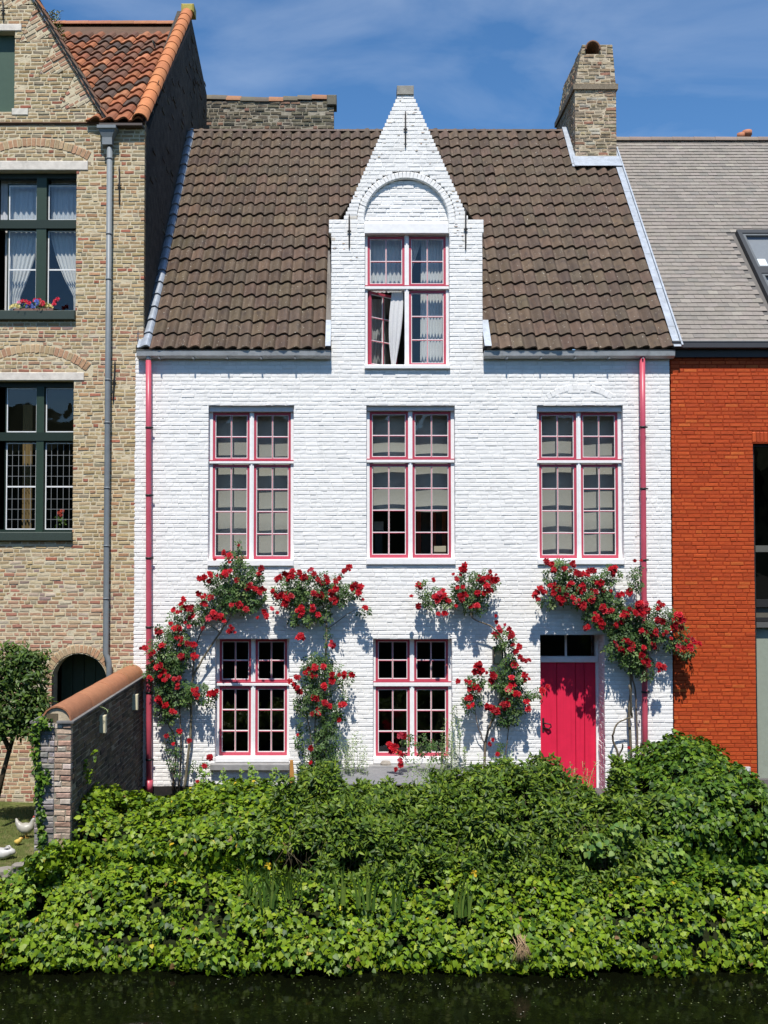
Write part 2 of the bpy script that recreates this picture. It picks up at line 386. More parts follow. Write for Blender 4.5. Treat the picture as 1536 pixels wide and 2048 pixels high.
sp += brick_specs(cs_n, lambda z: [(a-.02, b+.02) for a, b in niche_in(z)], .06, .195, .0095, white_col, .06)
place_pieces(sp, BRICK_T['soft'], 'brick_soft', M_WHITE, wall_w, 'brick', 'brick_courses', 300)
mb = MB(); mortar_mesh(mb, cs_n, lambda z: [(a-.03, b+.03) for a, b in niche_in(z)], .067, .15, inset=0); mb.build('niche_back', M_WHITEM, house)
MB().bevbox(NCX-NR-.004, NCX+NR+.004, .012, .14, PZ(466), PZ(446), .006, WHT).build('lintel', M_PAINT, house)
MB().bevbox(PX(795), PX(829), -.02, .22, Z_TOP, PZ(172), .006, (.26, .25, .22)).build('gable_cap', M_STONE, house)

# bare brick showing where the limewash has flaked, mostly up the gable
mb = MB()
for i in range(100):
    z = random.uniform(PZ(520), Z_TOP) if i < 75 else random.uniform(PZ(1500), PZ(760))
    iv = [q for q in white_iv(z) if q[1]-q[0] > .12]
    if not iv: continue
    a, b = random.choice(iv); x = (a+abs(random.gauss(0, .25)) if random.random() < .5 else b-abs(random.gauss(0, .25))) if i < 75 else random.uniform(a, b)
    if not a+.04 < x < b-.04: continue
    w_, h_ = random.uniform(.010, .040), random.uniform(.005, .013); s_ = .5 if i >= 75 else .9
    pts = [(x+s_*w_*random.uniform(.6, 1.1)*math.cos(k*math.pi/3.5), z+s_*h_*random.uniform(.6, 1.2)*math.sin(k*math.pi/3.5)) for k in range(7)]
    mb.add([(p, -.0045, q) for p, q in pts]+[(p, .0, q) for p, q in pts], [tuple(range(7))]+[(k, 7+k, 7+(k+1) % 7, (k+1) % 7) for k in range(7)], jcol(pick([(2, (.46, .38, .29)), (1, (.50, .37, .26)), (2, (.52, .48, .42))]), .15))
mb.build('flaked_patches', M_PAINT, wall_w, kind='stuff')
# ---- windows
def bar_frame(mb, x0, x1, z0, z1, t, y0, y1, col, tb=None):
    tb = tb or t
    mb.box(x0, x0+t, y0, y1, z0, z1, col); mb.box(x1-t, x1, y0, y1, z0, z1, col)
    mb.box(x0+t, x1-t, y0, y1, z1-t, z1, col); mb.box(x0+t, x1-t, y0, y1, z0, z0+tb, col)
def sash(win, x0, x1, z0, z1, rows, y, gl, tb=.04, xf=None, t=.037):
    """red sash with white putty bead, glazing bars and panes, all sub-parts of the window"""
    def fin(mb, name, mat):
        if xf: mb.v = [tuple(xf(Vector(v))) for v in mb.v]
        return mb.build(name, mat, win)
    mb = MB(); bar_frame(mb, x0, x1, z0, z1, t, y, y+.045, jcol(RED, .05), tb)
    a0, a1, b0, b1 = x0+t, x1-t, z0+tb, z1-t
    bar_frame(mb, a0, a1, b0, b1, .011, y+.012, y+.03, WHT); fin(mb, 'sash', M_PAINT)
    xm = (a0+a1)/2
    mb = MB(); mb.box(xm-.0105, xm+.0105, y+.010, y+.035, b0+.011, b1-.011, WHT); mb.box(xm-.0048, xm+.0048, y+.003, y+.010, b0+.011, b1-.011, RED); fin(mb, 'glazing_bar', M_PAINT)
    zs = [b0+(b1-b0)*i/rows for i in range(rows+1)]
    for z in zs[1:-1]:
        for p, q in ((a0+.011, xm-.0105), (xm+.0105, a1-.011)):
            mb = MB(); mb.box(p, q, y+.012, y+.035, z-.0105, z+.0105, WHT); mb.box(p, q, y+.004, y+.012, z-.0105, z-.0015, RED); fin(mb, 'glazing_bar', M_PAINT)
    for i in range(rows):
        for p, q in ((a0, xm), (xm, a1)):
            mb = MB(); d = [random.gauss(0, .0012) for _ in range(3)]
            mb.add([(p, y+.0255+d[0], zs[i]), (q, y+.0255+d[1], zs[i]), (q, y+.0255+d[0]+d[2], zs[i+1]), (p, y+.0255+d[2], zs[i+1])], [(0, 1, 2, 3)])
            fin(mb, 'pane', gl)
for wi, w in enumerate(WIN):
    x0, x1 = w['X0'], w['X1']; yf = .115 if w['kind'] != 'ground' else .165
    xm = (x0+x1)/2; mw = .033; jw = .050 if w['kind'] == 'first' else .042
    mb = MB()
    mb.box(x0-.03, x0+jw, yf, yf+.09, w['Zzb'], w['Zzs']+.03, WHT); mb.box(x1-jw, x1+.03, yf, yf+.09, w['Zzb'], w['Zzs']+.03, WHT)
    mb.box(xm-mw, xm+mw, yf-.012, yf+.09, w['Zzb'], w['Zzs']+.03, WHT); mb.box(xm-mw*.4, xm+mw*.4, yf-.024, yf-.012, w['Zzb']-.02, w['Zzs']+.02, WHT)
    mb.box(x0-.03, x1+.03, yf+.002, yf+.088, w['Zzs']+.03, w['Zzt']+.05, WHT)
    win = mb.build('window', M_PAINT, house)
    mb = MB(); mb.bevbox(x0-.004, x1+.004, yf-.032, yf+.092, w['Ztb']+.012, w['Ztt']-.012, .006, WHT); mb.box(x0, x1, yf-.03, yf+.02, w['Ztt']-.0115, w['Ztt']+.006, RED); mb.build('transom', M_PAINT, win)
    if w['kind'] == 'first':
        MB().bevbox(x0+.002, x1-.002, .055, yf+.09, w['Zzs']+.012, w['Zzt']+.03, .004, (.60, .60, .60)).build('lintel', M_PAINT, win)  # greyer than the frame; shade at the window head is in the colour
        MB().bevbox(x0-.006, x1+.006, -.035, yf+.1, w['Zzo']+.004, w['Zzb'], .012, WHT).build('sill', M_PAINT, win)
    elif w['kind'] == 'ground':
        MB().bevbox(x0+.002, x1-.002, .02, yf+.1, w['Zzo']+.012, w['Zzb'], .008, WHT).build('sill', M_PAINT, win)
        MB().bevbox(x0-.06, x1+.01, -.10, yf, w['Zzo']-.085, w['Zzo']+.008, .008, (.27, .265, .26)).build('stone_sill', M_STONE, win)
    else:
        MB().bevbox(x0-.006, x1+.006, -.05, yf+.1, w['Zzo']+.004, w['Zzb'], .010, WHT).build('sill', M_PAINT, win)
    for si, (p, q) in enumerate(((x0+jw, xm-mw), (xm+mw, x1-jw))):
        sash(win, p, q, w['Ztt']+.006, w['Zzs']+.004, w['up'], yf+.01, G_CLEAR, .03)
        if w['kind'] == 'dormer' and si == 0:
            piv = Vector((p+.01, yf+.06, 0)); rot = Matrix.Rotation(R(40), 3, 'Z')
            sash(win, p, q, w['Zzb'], w['Ztb']-.004, w['lo'], yf+.01, G_CLEAR, .05, xf=lambda v: rot @ (v-piv)+piv)
        else: sash(win, p, q, w['Zzb'], w['Ztb']-.002, w['lo'], yf+.01, G_CLEAR, .05)
# ---- door in its deep recess
yd = .40; dx0, dx1 = DOOR['x0'], DOOR['x1']
door = MB().box(dx0-.03, dx1+.03, yd+.04, yd+.07, -.05, PZ(1326, yd), (.5, .5, .5)).build('door', M_DOOR, house)
xe = [P(x, 1400, yd).x for x in (1070, 1078, 1113.5, 1151, 1169, 1191.5)]
for a, b in zip(xe, xe[1:]): MB().bevbox(a+.0025, b-.0025, yd, yd+.039, -.05, PZ(1325, yd), .006).build('plank', M_DOOR, door)
mb = MB(); hx, hz = P(1087, 1450, yd).x, PZ(1450, yd)
mb.box(hx-.022, hx+.012, yd-.008, yd-.001, hz-.11, hz+.11); mb.tube([(hx, yd-.01, hz+.03), (hx+.03, yd-.06, hz+.035), (hx+.10, yd-.06, hz+.02), (hx+.11, yd-.05, hz-.02), (hx+.07, yd-.05, hz-.05), (hx, yd-.01, hz-.04)], .011, 8)
mb.build('handle', M_IRON, door)
mb = MB(); zt0, zt1 = PZ(1314, yd), PZ(1268, yd)
dxr = P(1191.5, 1400, yd).x
mb.bevbox(dx0-.02, dxr+.03, yd-.05, yd+.06, PZ(1324, yd), PZ(1315, yd), .006, WHT); mb.box(dx0-.02, dxr+.03, yd-.025, yd+.05, PZ(1315, yd), PZ(1312.5, yd), WHT)
xmm = P(1132, 1300, yd).x; mb.box(xmm-.014, xmm+.014, yd, yd+.05, zt0, zt1+.05, WHT)
mb.box(dxr, dx1+.02, yd-.012, yd+.08, -.05, zt1+.08, WHT)
mb.build('door_frame', M_PAINT, door)
for a, b in ((dx0-.02, xmm-.014), (xmm+.014, dxr)): MB().add([(a, yd+.03, zt0), (b, yd+.03, zt0), (b, yd+.03, zt1+.05), (a, yd+.03, zt1+.05)], [(0, 1, 2, 3)]).build('pane', G_CLEAR, door)
# reveal of the recess: painted bricks on its right cheek, plaster on the left and above
cheek = MB().box(dx1+.006, dx1+.2, .24, .6, -.05, DOOR['zt']+.1).box(dx0-.2, dx0-.006, .24, .6, -.05, DOOR['zt']+.1).box(dx0, dx1, .24, .6, DOOR['zt']+.02, DOOR['zt']+.2).build('recess', M_WHITEM, house)
xfr = lambda x, y, z: (dx1+y, -x, z)
csr = [c for c in CS_W if c[1] < DOOR['zt']+.03]
place_pieces(brick_specs(csr, lambda z: [(-.395, -.088)], 0, .2, .01, white_col, .05, xf=xfr), BRICK_T['soft'], 'brick_soft', M_WHITE, cheek, 'brick', 'brick_courses', 60)
# doorstep
MB().bevbox(dx0-.02, dx1+.02, -.02, .4, -.06, .06, .01, (.1, .1, .1)).build('doorstep', M_STONE, house)
# dark base strip
MB().box(XL+.03, dx0-.1, -.012, .02, -.1, PZ(1572)).build('base_strip', M_IRON, house)

# ---- gutters, downpipes
def gutter(name, x0, x1, zt, parent, mat, proj=.15, h=.115, edge=True):
    prof = [(-.0, zt-.01), (-.0, zt-h), (-proj*.55, zt-h), (-proj*.95, zt-h*.72), (-proj, zt-.012), (-proj-.008, zt), (-proj+.012, zt+.004), (-proj+.012, zt-.012), (-proj*.9, zt-h*.66), (-proj*.5, zt-h+.012), (-.012, zt-h+.012), (-.012, zt-.01)]
    mb = MB(); n = len(prof); K = 5
    vs = [(x0+(x1-x0)*i/K, y, z+random.gauss(0, .002)) for i in range(K+1) for y, z in prof]
    fs = [(i*n+k, (i+1)*n+k, (i+1)*n+(k+1) % n, i*n+(k+1) % n) for i in range(K) for k in range(n)]
    mb.add(vs, fs); mb.add([(x, y, z) for x in (x0+.003, x1-.003) for y, z in prof[:7]], [tuple(range(7)), tuple(range(13, 6, -1))])
    g = mb.build(name, mat, parent)
    x = x0+.35
    while x < x1-.1:
        MB().box(x-.012, x+.012, -proj-.004, .0, zt-h-.014, zt-h-.001).build('bracket', mat, g); x += .52
    return g
zg = PZ(704)
gutter('gutter', PX(275), DX0-.004, zg, house, M_ZINC); gutter('gutter', DX1+.004, PX(1347), zg, house, M_ZINC)
def downpipe(px, ytop, ybot, brs, parent, mat, y=-.085, r=.043):
    a, b = P(px[0], ytop, y), P(px[1], ybot, y)
    mb = MB(); mb.tube([a+(b-a)*i/6 for i in range(7)], r, 14); p = mb.build('downpipe', mat, parent)
    for br in brs:
        t = (br-ytop)/(ybot-ytop); c = a+(b-a)*t
        mb = MB(); mb.tube([c+Vector((0, 0, -.014)), c+Vector((0, 0, .014))], r+.007, 14); mb.box(c.x+r, c.x+r+.03, y-.008, y+.008, c.z-.012, c.z+.012); mb.box(c.x-.008, c.x+.008, y+r, -.0, c.z-.01, c.z+.01)
        mb.build('pipe_clip', M_IRON, p)
    return p
dp = downpipe((297, 298), 721, 1590, (857, 993, 1119, 1257, 1387, 1520), house, M_PIPE)
c = P(298, 1560, -.085); MB().tube([c, c-Vector((0, 0, .18))], .056, 14).build('pipe_shoe', M_PIPE, dp)
c = P(297, 721, -.085); MB().tube([c+Vector((0, 0, .09)), c-Vector((0, 0, .01))], .040, 14).build('outlet', M_ZINC, dp)
dp = downpipe((1284.5, 1291), 714, 1590, (856, 980, 1123, 1386), house, M_PIPE)

# ---- wall anchors
def anchor(px, y0, y1, parent, tilt=0, y=-.02):
    a = P(px, y0, y); b = P(px+tilt, y1, y); m = (a+b)/2
    mb = MB(); L = (b-a)
    mb.tube([a, a+L*.1, a+L*.44, m, a+L*.56, a+L*.95, b], [.006, .012, .013, .021, .013, .011, .005], 6)
    mb.tube([m+Vector((-.03, 0, 0)), m+Vector((.03, 0, 0))], .011, 6); mb.tube([m, m+Vector((0, .05, 0))], .014, 6)
    return mb.build('wall_anchor', M_IRON, parent)
anchor(698.5, 428, 497, house); anchor(931.5, 417, 500, house); anchor(811, 222, 295, house)

# ---- the roof
def roof_basis(e0, r0):
    us = (r0-e0); us.x = 0; L = us.length; us.normalize(); ux = Vector((1, 0, 0)); n = ux.cross(us); n = n if n.z > 0 else -n
    return ux, us, n, L
YR = 3.94
E0 = Vector((0, -.13, PZ(700, -.13))); R0 = Vector((0, YR, PZ(262, YR)))
UX, US, UN, SL = roof_basis(E0, R0)
def pan_profile(u, amp):  # u in tiles
    d = u-.76; h = math.cos(math.pi*d/(1.15 if d < 0 else .52))  if -.575 < d < .26 else 0
    return amp*max(0, h)**(1.25 if d < 0 else .8)+.008*u
def unit_tile(ncol=9, amp=1, jit=.0):
    """x: 0..1 over the pitch (a little more for the lap), y: 0 lower edge .. 1 upper edge, z in metres"""
    vs = []; K = ncol
    xs = [-.02+1.05*i/(K-1) for i in range(K)]
    for yy, lift in ((0, 1), (1.14, 0)):
        for x in xs: vs.append((x, yy, pan_profile(x, amp)+lift))
    for x in xs: vs.append((x, .012, pan_profile(x, amp)+.0))
    f = [(i, i+1, K+i+1, K+i) for i in range(K-1)]+[(2*K+i, 2*K+i+1, i+1, i) for i in range(K-1)]
    return vs, f
def make_tiles(amp, lift, thick, nvar, ncol=9):
    out = []
    for k in range(nvar):
        vs, f = unit_tile(ncol, amp); K = ncol; v2 = []
        tw = random.gauss(0, lift*.12); sk = random.gauss(0, .012)
        for i, (x, y, z) in enumerate(vs):
            base = pan_profile(x, amp); r = i//K
            zz = base+(lift if r == 0 else (0 if r == 1 else lift-thick))+tw*(x-.5)*(1 if r != 1 else 0)
            v2.append((x+sk*(y-.5), y+(random.gauss(0, .006) if r == 0 else 0), zz))
        out.append((v2, f))
    return out
def tile_roof(parent, E0, ux, us, n, x0, x1, L, w, rows, mask, colfn, templ, tname, mat, n_ind, lead=None, name='tile', joined='tile_courses'):
    e = L/rows; specs = []; ncol = int(round((x1-x0)/w)); w = (x1-x0)/ncol; lead_s = []
    for r in range(rows):
        for c in range(ncol):
            x = x0+c*w; s = r*e
            ctr = E0+ux*(x+w/2)+us*(s+e/2)
            if not mask(x+w/2, s+e/2, ctr): continue
            o = Vector((0, E0.y, E0.z))+ux*x+us*(s+random.gauss(0, .006)+.010*math.sin(x*1.7+r*.35))+n*(random.gauss(0, .003)+.006*math.sin(x*1.1+s))
            m = Matrix((ux*w, us*e, n)).transposed()
            (lead_s if lead and lead(c, ncol) else specs).append((o, m, colfn(c, r), .01))
    place_pieces(specs, templ, tname, mat, parent, name, joined, n_ind)
    if lead_s:
        mb = MB()
        for o, m, col, s in lead_s:
            tv, tf = templ[0]; MB().add([o+m @ Vector(v) for v in tv], tf, (1, 1, 1)).build('lead_tile', M_LEAD, parent)
T_PAN = make_tiles(.042, .036, .031, 12, 11)
RX0, RX1 = PX(276), PX(1346)
CHX0, CHX1 = P(1150, 260, 3.2).x, P(1233, 260, 3.2).x
dors = []
def dormer_top(x):
    h = abs(x-DXC); return Z_SH+(Z_TOP-Z_SH)*(1-max(0, h-.12)/((PX(940)-PX(686))/2-.12))-.35
def white_mask(x, s, c):
    if DX0-.02 < x < DX1+.02 and c.z < max(Z_SH-.05, dormer_top(x)): return False
    if x > CHX0-.02 and c.y > 3.12: return False
    return True
mb = MB()
def slab(mb, x0, x1, s0, s1, off, th, E0, us, n, col=(1, 1, 1)):
    vs = [Vector((x, E0.y, E0.z))+us*s+n*o for o in (off-th, off) for s in (s0, s1) for x in (x0, x1)]
    mb.add(vs, [(0, 2, 3, 1), (4, 5, 7, 6), (0, 1, 5, 4), (2, 6, 7, 3), (0, 4, 6, 2), (1, 3, 7, 5)], col)
slab(mb, RX0, DX0, .09, SL, -.012, .05, E0, US, UN, (.5, .5, .5)); slab(mb, DX1, RX1, .09, SL, -.012, .05, E0, US, UN, (.5, .5, .5))
zs = (Z_SH-.2-E0.z)/US.z; slab(mb, DX0, DX1, zs, SL, -.012, .05, E0, US, UN, (.5, .5, .5))
back = [Vector((x, y, z)) for x in (RX0, RX1) for y, z in ((YR, R0.z-.03), (7.9, Z_EAVE))]
mb.add(back, [(0, 2, 3, 1)], (.06, .05, .04))
roof_w = mb.build('roof', M_TILE, house, color=(.3, .28, .26))
BR = (.092, .062, .040)
tile_roof(roof_w, E0, UX, US, UN, RX0, RX1, SL-.04, .1895, 20, white_mask, lambda c, r: jcol(BR, .22), T_PAN, 'pantile', M_TILE, 300, lead=lambda c, n: c == 0)
# ridge
mb = MB(); K = 22
for i in range(K):
    a = RX0+(CHX0-RX0)*i/K; b = RX0+(CHX0-RX0)*(i+1)/K
    vs = []; r = .085
    for x, rr in ((a, r), (b+.02, r*.93)):
        for k in range(7):
            an = math.pi*k/6; vs.append((x, YR+rr*1.2*math.cos(an), R0.z-.04+rr*.8*math.sin(an)))
    MB().add(vs, [(k, k+1, 8+k, 7+k) for k in range(6)], jcol((.11, .075, .055), .12), True).build('ridge_tile', M_TILE, roof_w)
# lead strip down the party wall at the right, with folds, and beside the dormer
mb = MB(); K = 12
for i in range(K):
    s0 = SL*.87*i/K; s1 = SL*.87*(i+1)/K+.03
    slab(mb, RX1-.02, RX1+.10, s0, s1, .075+.004*(i % 2), .006, E0, US, UN)
slab(mb, RX1+.09, RX1+.115, 0, SL*.88, .11, .05, E0, US, UN)
mb.build('lead_flashing', M_LEAD, roof_w)
mb = MB(); slab(mb, DX0-.085, DX0-.003, .0, .62, .085, .005, E0, US, UN); mb.build('lead_flashing', M_LEAD, roof_w)
mb = MB(); vs = []
slab(mb, DX1+.003, DX1+.11, .0, .62, .085, .005, E0, US, UN); mb.build('lead_flashing', M_LEAD, roof_w)
mb = MB(); slab(mb, RX0-.03, RX0+.012, .3, SL, .075, .006, E0, US, UN); mb.build('lead_flashing', M_LEAD, roof_w)
mb = MB()   # upstand against the neighbour's dark wall
vs = [Vector((RX0-.012, E0.y, E0.z))+US*s+Vector((0, 0, h)) for s in (.1, SL*.5, SL) for h in (.02, .20)]
mb.add(vs, [(0, 2, 3, 1), (2, 4, 5, 3)]); mb.build('lead_upstand', M_LEAD, roof_w)
# dormer body behind the gable front
mb = MB()
zr = Z_TOP-.35; yk = lambda z: E0.y+(z-E0.z)/US.z*US.y
for x in (DX0+.01, DX1-.01):
    d = .12 if x < DXC else -.12
    pts = [(.2, Z_EAVE-.05), (.2, Z_SH-.1), (yk(Z_SH-.1), Z_SH-.1)]
    mb.add([(x+o, y, z) for o in (0, d) for y, z in pts], [(0, 1, 2), (3, 5, 4), (0, 3, 4, 1), (1, 4, 5, 2), (2, 5, 3, 0)], (.16, .15, .14))
    e = x-(.06 if x < DXC else -.06)
    mb.add([(e, .24, Z_SH-.14), (DXC, .24, zr), (DXC, yk(zr), zr), (e, yk(Z_SH-.14), Z_SH-.14)], [(0, 1, 2, 3)], (.10, .08, .06))
mb.build('dormer_body', M_TILE, house)

# ---- chimney on the ridge
YC = 3.2
cx0, cx1 = P(1150, 250, YC).x, P(1233, 250, YC).x
zc0 = PZ(345, YC); zc1 = PZ(180, YC); zc2 = PZ(172, YC); zc3 = PZ(89, YC); YB = 4.85
CH = [(4, (.34, .27, .17)), (3, (.37, .30, .21)), (2, (.31, .22, .145)), (1, (.40, .37, .30)), (.7, (.32, .17, .11))]
chcol = lambda x, z: jcol(pick(CH), .15)
ut0, ut1 = P(1165, 90, YC).x, P(1225, 90, YC).x
def ch_iv(z):
    if z < zc1: return [(cx0, cx1)]
    t = (z-zc2)/(zc3-zc2); t = max(0, min(1, t))
    iv = [(cx0-.0+(ut0-cx0)*t, cx1+(ut1-cx1)*t)]
    fx = P(1185, 95, YC).x
    return subtract(iv, [(fx-.13, fx+.13)] if z > PZ(108, YC) else [])
cs_c = courses([zc0, zc1, zc2, PZ(108, YC), zc3], .066)
mb = MB(); mortar_mesh(mb, cs_c, ch_iv, YC+.008, .2)
for z0, z1 in cs_c:
    ii = ch_iv((z0+z1)/2)
    for a, b in ii: mb.box(a+.01, b-.01, YC+.2, YB-.01, z0, z1)
chim = mb.build('chimney', M_DMORT, house, color=(1.6, 1.5, 1.4))
sp = brick_specs(cs_c, ch_iv, YC, .2, .011, chcol, .1, .004)
for z0, z1 in cs_c:
    xa = ch_iv((z0+z1)/2)[0][0]; xb = ch_iv((z0+z1)/2)[-1][1]
    sp += brick_specs([(z0, z1)], lambda z: [(-YB, -YC-.09)], 0, .2, .011, chcol, .06, .004, xf=lambda x, y, z, xa=xa: (xa+y, -x, z))
place_pieces(sp, BRICK_T['rough'], 'brick_rough', M_DBRICK, chim, 'brick', 'brick_courses', 300)
mb = MB(); mb.box(cx0-.035, cx1+.03, YC-.03, YB+.05, zc1+.005, zc2+.03, (.22, .18, .13)); mb.build('ledge', M_DBRICK, chim)
fx = P(1185, 95, YC).x; zf = PZ(100, YC); vs = []; rr = .15
for y in (YC-.04, YB-.3):
    for k in range(9):
        an = math.pi*k/8
        for q in (rr, rr-.03): vs.append((fx-q*math.cos(an), y, zf+q*1.15*math.sin(an)))
fs = [(2*k, 2*k+2, 20+2*k-2+0, 18+2*k) for k in range(8)]+[(2*k+1, 18+2*k+1, 18+2*k+3, 2*k+3) for k in range(8)]+[(2*k, 2*k+1, 2*k+3, 2*k+2) for k in range(8)]
MB().add(vs, fs, (.16, .08, .045), True).build('cowl_tile', M_RIDGE, chim)
MB().box(fx-.135, fx+.135, YC+.7, YC+.75, zf-.10, zf+.14, (.1, .1, .1)).build('dark_flue_back', M_TAR, chim)  # near-black panel closing the cowl; the dark of the opening is its colour
mb = MB(); base = on_plane(1190, 331, E0, UN)
s_b = (base-E0).dot(US)
slab(mb, cx0-.06, RX1+.12, s_b-.17, s_b+.16, .10, .01, E0, US, UN); slab(mb, cx0-.10, cx0+.005, s_b-.17, SL, .085, .01, E0, US, UN)
mb.box(cx0-.012, cx1+.012, YC-.016, YB, base.z-.1, base.z+.10); mb.build('lead_flashing', M_LEAD, chim)

# ---- rooms behind the windows
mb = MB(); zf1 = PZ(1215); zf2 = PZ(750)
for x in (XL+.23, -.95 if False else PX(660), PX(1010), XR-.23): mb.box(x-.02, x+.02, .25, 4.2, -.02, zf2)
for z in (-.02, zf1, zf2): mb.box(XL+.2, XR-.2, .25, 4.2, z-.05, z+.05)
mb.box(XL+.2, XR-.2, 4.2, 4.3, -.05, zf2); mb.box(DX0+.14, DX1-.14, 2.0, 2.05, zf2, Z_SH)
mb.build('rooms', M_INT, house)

# ================================================================== THE YELLOW BRICK HOUSE AT THE LEFT
lh = empty('gabled_brick_house', 'tall yellow-brown brick gable house with dark green windows and orange roof tiles', 'house')
GREEN = (.010, .022, .014); GRL = (.018, .040, .024)
LXL = PX(-290); LXR0, LXR1 = PX(270), PX(285)
LZE = PZ(245)
gx = lambda z: PX(205)+(PX(62)-PX(205))*(z-LZE)/(PZ(10)-LZE)      # the sloping gable edge
GAX = PX(-40); GAZ = LZE+(PZ(10)-LZE)*(GAX-PX(205))/(PX(62)-PX(205))
LW1 = dict(x1=PX(147), zt=PZ(341), zb=PZ(622)); LW2 = dict(x1=PX(145), zt=PZ(762), zb=PZ(1066)); LW0 = dict(x1=PX(19), zt=PZ(62), zb=PZ(224))
LD = dict(cx=PX(161), r=(PX(215)-PX(107))/2, spring=PZ(1352), z0=-.1)
l_arc = [dict(cx=PX(60), w=PX(168)-PX(-48), z0=PZ(322), z1=PZ(295)), dict(cx=PX(62), w=PX(168)-PX(-44), z0=PZ(744), z1=PZ(708))]
ex_l = [rect_ex(PX(-30), LW1['x1'], LW1['zb'], LW1['zt']), rect_ex(PX(-30), LW2['x1'], LW2['zb'], LW2['zt']), rect_ex(PX(-99), LW0['x1'], LW0['zb'], LW0['zt']),
        rect_ex(LD['cx']-LD['r'], LD['cx']+LD['r'], LD['z0'], LD['spring']+.001)]
rise = PZ(1308)-LD['spring']; rd = (LD['r']**2+rise**2)/(2*rise); czd = PZ(1308)-rd; ad = math.asin(LD['r']/rd)
ex_l.append(circ_ex(LD['cx'], czd, rd+.15, LD['spring']))
arcs_l = []
for A in l_arc:
    r, cz, a = arc_params(A); arcs_l.append((A['cx'], r, cz, a))
    def ring(z, cx=A['cx'], r=r, cz=cz, zmin=A['z0']-.02):
        return None
# stone lintels and the sill of the attic hatch
for y0, y1, x1 in ((322, 340.5, 170), (745, 761, 166), (48, 62, 33)): ex_l.append(rect_ex(LXL, PX(x1), PZ(y1), PZ(y0)))
ex_l.append(rect_ex(PX(15), PX(48), PZ(230), PZ(217)))
# diagonal "braids" of bricks along the gable edge
braids = []
edge = Vector((PX(62)-PX(205), 0, PZ(10)-LZE)).normalized(); inward = Vector((-edge.z, 0, edge.x)); inward = inward if inward.x < 0 else -inward
for k in range(5):
    base = Vector((PX(205), 0, LZE))+edge*(.35+.62*k); tri = [base, base+edge*.58, base+edge*.2+inward*.52]
    braids.append((base, tri)); ex_l.append(poly_ex([(p.x, p.z) for p in tri]))
# arches: bricks on edge
def ringx(cx, cz, r0, r1, a):
    def f(z):
        if z <= cz+r0*math.cos(a)-.0 or z >= cz+r1: return None
        h1 = math.sqrt(max(0, r1*r1-(z-cz)**2)); return (cx-h1, cx+h1) if z > cz+r0 else None
    return f
def left_iv(z):
    right = LXR0 if z < PZ(690) else LXR1
    iv = [(LXL, right)] if z < LZE else [(max(LXL, 2*GAX-gx(z)), gx(z))]
    ex = []
    for e in ex_l:
        q = e(z)
        if q: ex.append(q)
    for cx, r, cz, a in arcs_l:   # both limbs of each relieving arch
        r1 = r+.17; zl = cz+r*math.cos(a)-.06
        if zl < z < cz+r1:
            h1 = math.sqrt(max(0, r1*r1-(z-cz)**2)); h0 = math.sqrt(max(0, r*r-(z-cz)**2)) if z < cz+r else 0
            hm = r1*math.sin(a)+.02; h1 = min(h1, hm)
            if h1 > h0: ex += [(cx-h1, cx-h0), (cx+h0, cx+h1)]
    return subtract(iv, ex)
keys_l = sorted([-.12, LD['spring'], LW2['zb'], LW2['zt'], PZ(745), LW1['zb'], LW1['zt'], PZ(322), LZE, PZ(230), PZ(217), PZ(62), PZ(48), GAZ])
CS_L = courses(keys_l, .061)
YEL = [(7, (.43, .325, .18)), (5, (.385, .275, .145)), (3, (.48, .385, .24)), (2, (.40, .235, .13)), (.8, (.35, .135, .085)), (1.5, (.31, .255, .17))]
REDW = [(4, (.40, .24, .15)), (4, (.44, .32, .20)), (2, (.355, .165, .11)), (2, (.48, .40, .29)), (.8, (.30, .22, .185))]
def left_col(x, z):
    f = min(1, max(0, (PZ(1120)-z)/.9+.15)); f = max(f, .5 if PZ(760) < z < PZ(650) else 0)
    c = jcol(pick(REDW if random.random() < f else YEL), .16); g = .8 if z > PZ(330) else .94
    return tuple(q*g for q in c)
arch_col = lambda x, z: jcol(pick([(2, (.40, .24, .14)), (3, (.42, .30, .175))]), .12)
mb = MB(); mortar_mesh(mb, CS_L, left_iv, .0045, .3)
for cx, r, cz, a in arcs_l:      # mortar behind the arches
    n = 24
    for i in range(n):
        a0, a1 = (-a+2*a*i/n)*1.14, (-a+2*a*(i+1)/n)*1.14
        mb.add([(cx+q*math.sin(t), .0050, cz+q*math.cos(t)) for t in (a0, a1) for q in (r-.02, r+.19)], [(0, 2, 3, 1)])
for i in range(20):
    a0, a1 = -ad+2*ad*i/20, -ad+2*ad*(i+1)/20
    mb.add([(LD['cx']+q*math.sin(t), y, czd+q*math.cos(t)) for y in (.0050, .3) for t in (a0, a1) for q in (rd+.004, rd+.17)], [(0, 2, 3, 1), (0, 4, 6, 2)])
for b, tri in braids: mb.add([(p.x, .0051, p.z) for p in tri], [(0, 1, 2)])
wall_l = mb.build('wall', M_YMORT, lh)
sp = brick_specs(CS_L, left_iv, 0, .178, .0125, left_col, .09, .002, header=.42, tilt=.7)
for cx, r, cz, a in arcs_l: sp += arch_specs(cx, cz, r, r+.165, -a, a, int(2*a*r/.068), -.003, arch_col)
sp += arch_specs(LD['cx'], czd, rd, rd+.15, -ad*1.03, ad*1.03, 22, -.004, arch_col)
for base, tri in braids:
    # courses run inward, stacked along the edge
    def xf(x, y, z, base=base): p = base-inward*0+inward*(-x)*1 + edge*z; return (p.x, y, p.z)
    def biv(z, tri=tri, base=base):
        pts = [(-(p-base).dot(inward), (p-base).dot(edge)) for p in tri]; q = poly_ex(pts)(z); return [q] if q else []
    sp += brick_specs(courses([0, .58], .0675), biv, -.001, .18, .012, left_col, .09, .004, xf=xf)
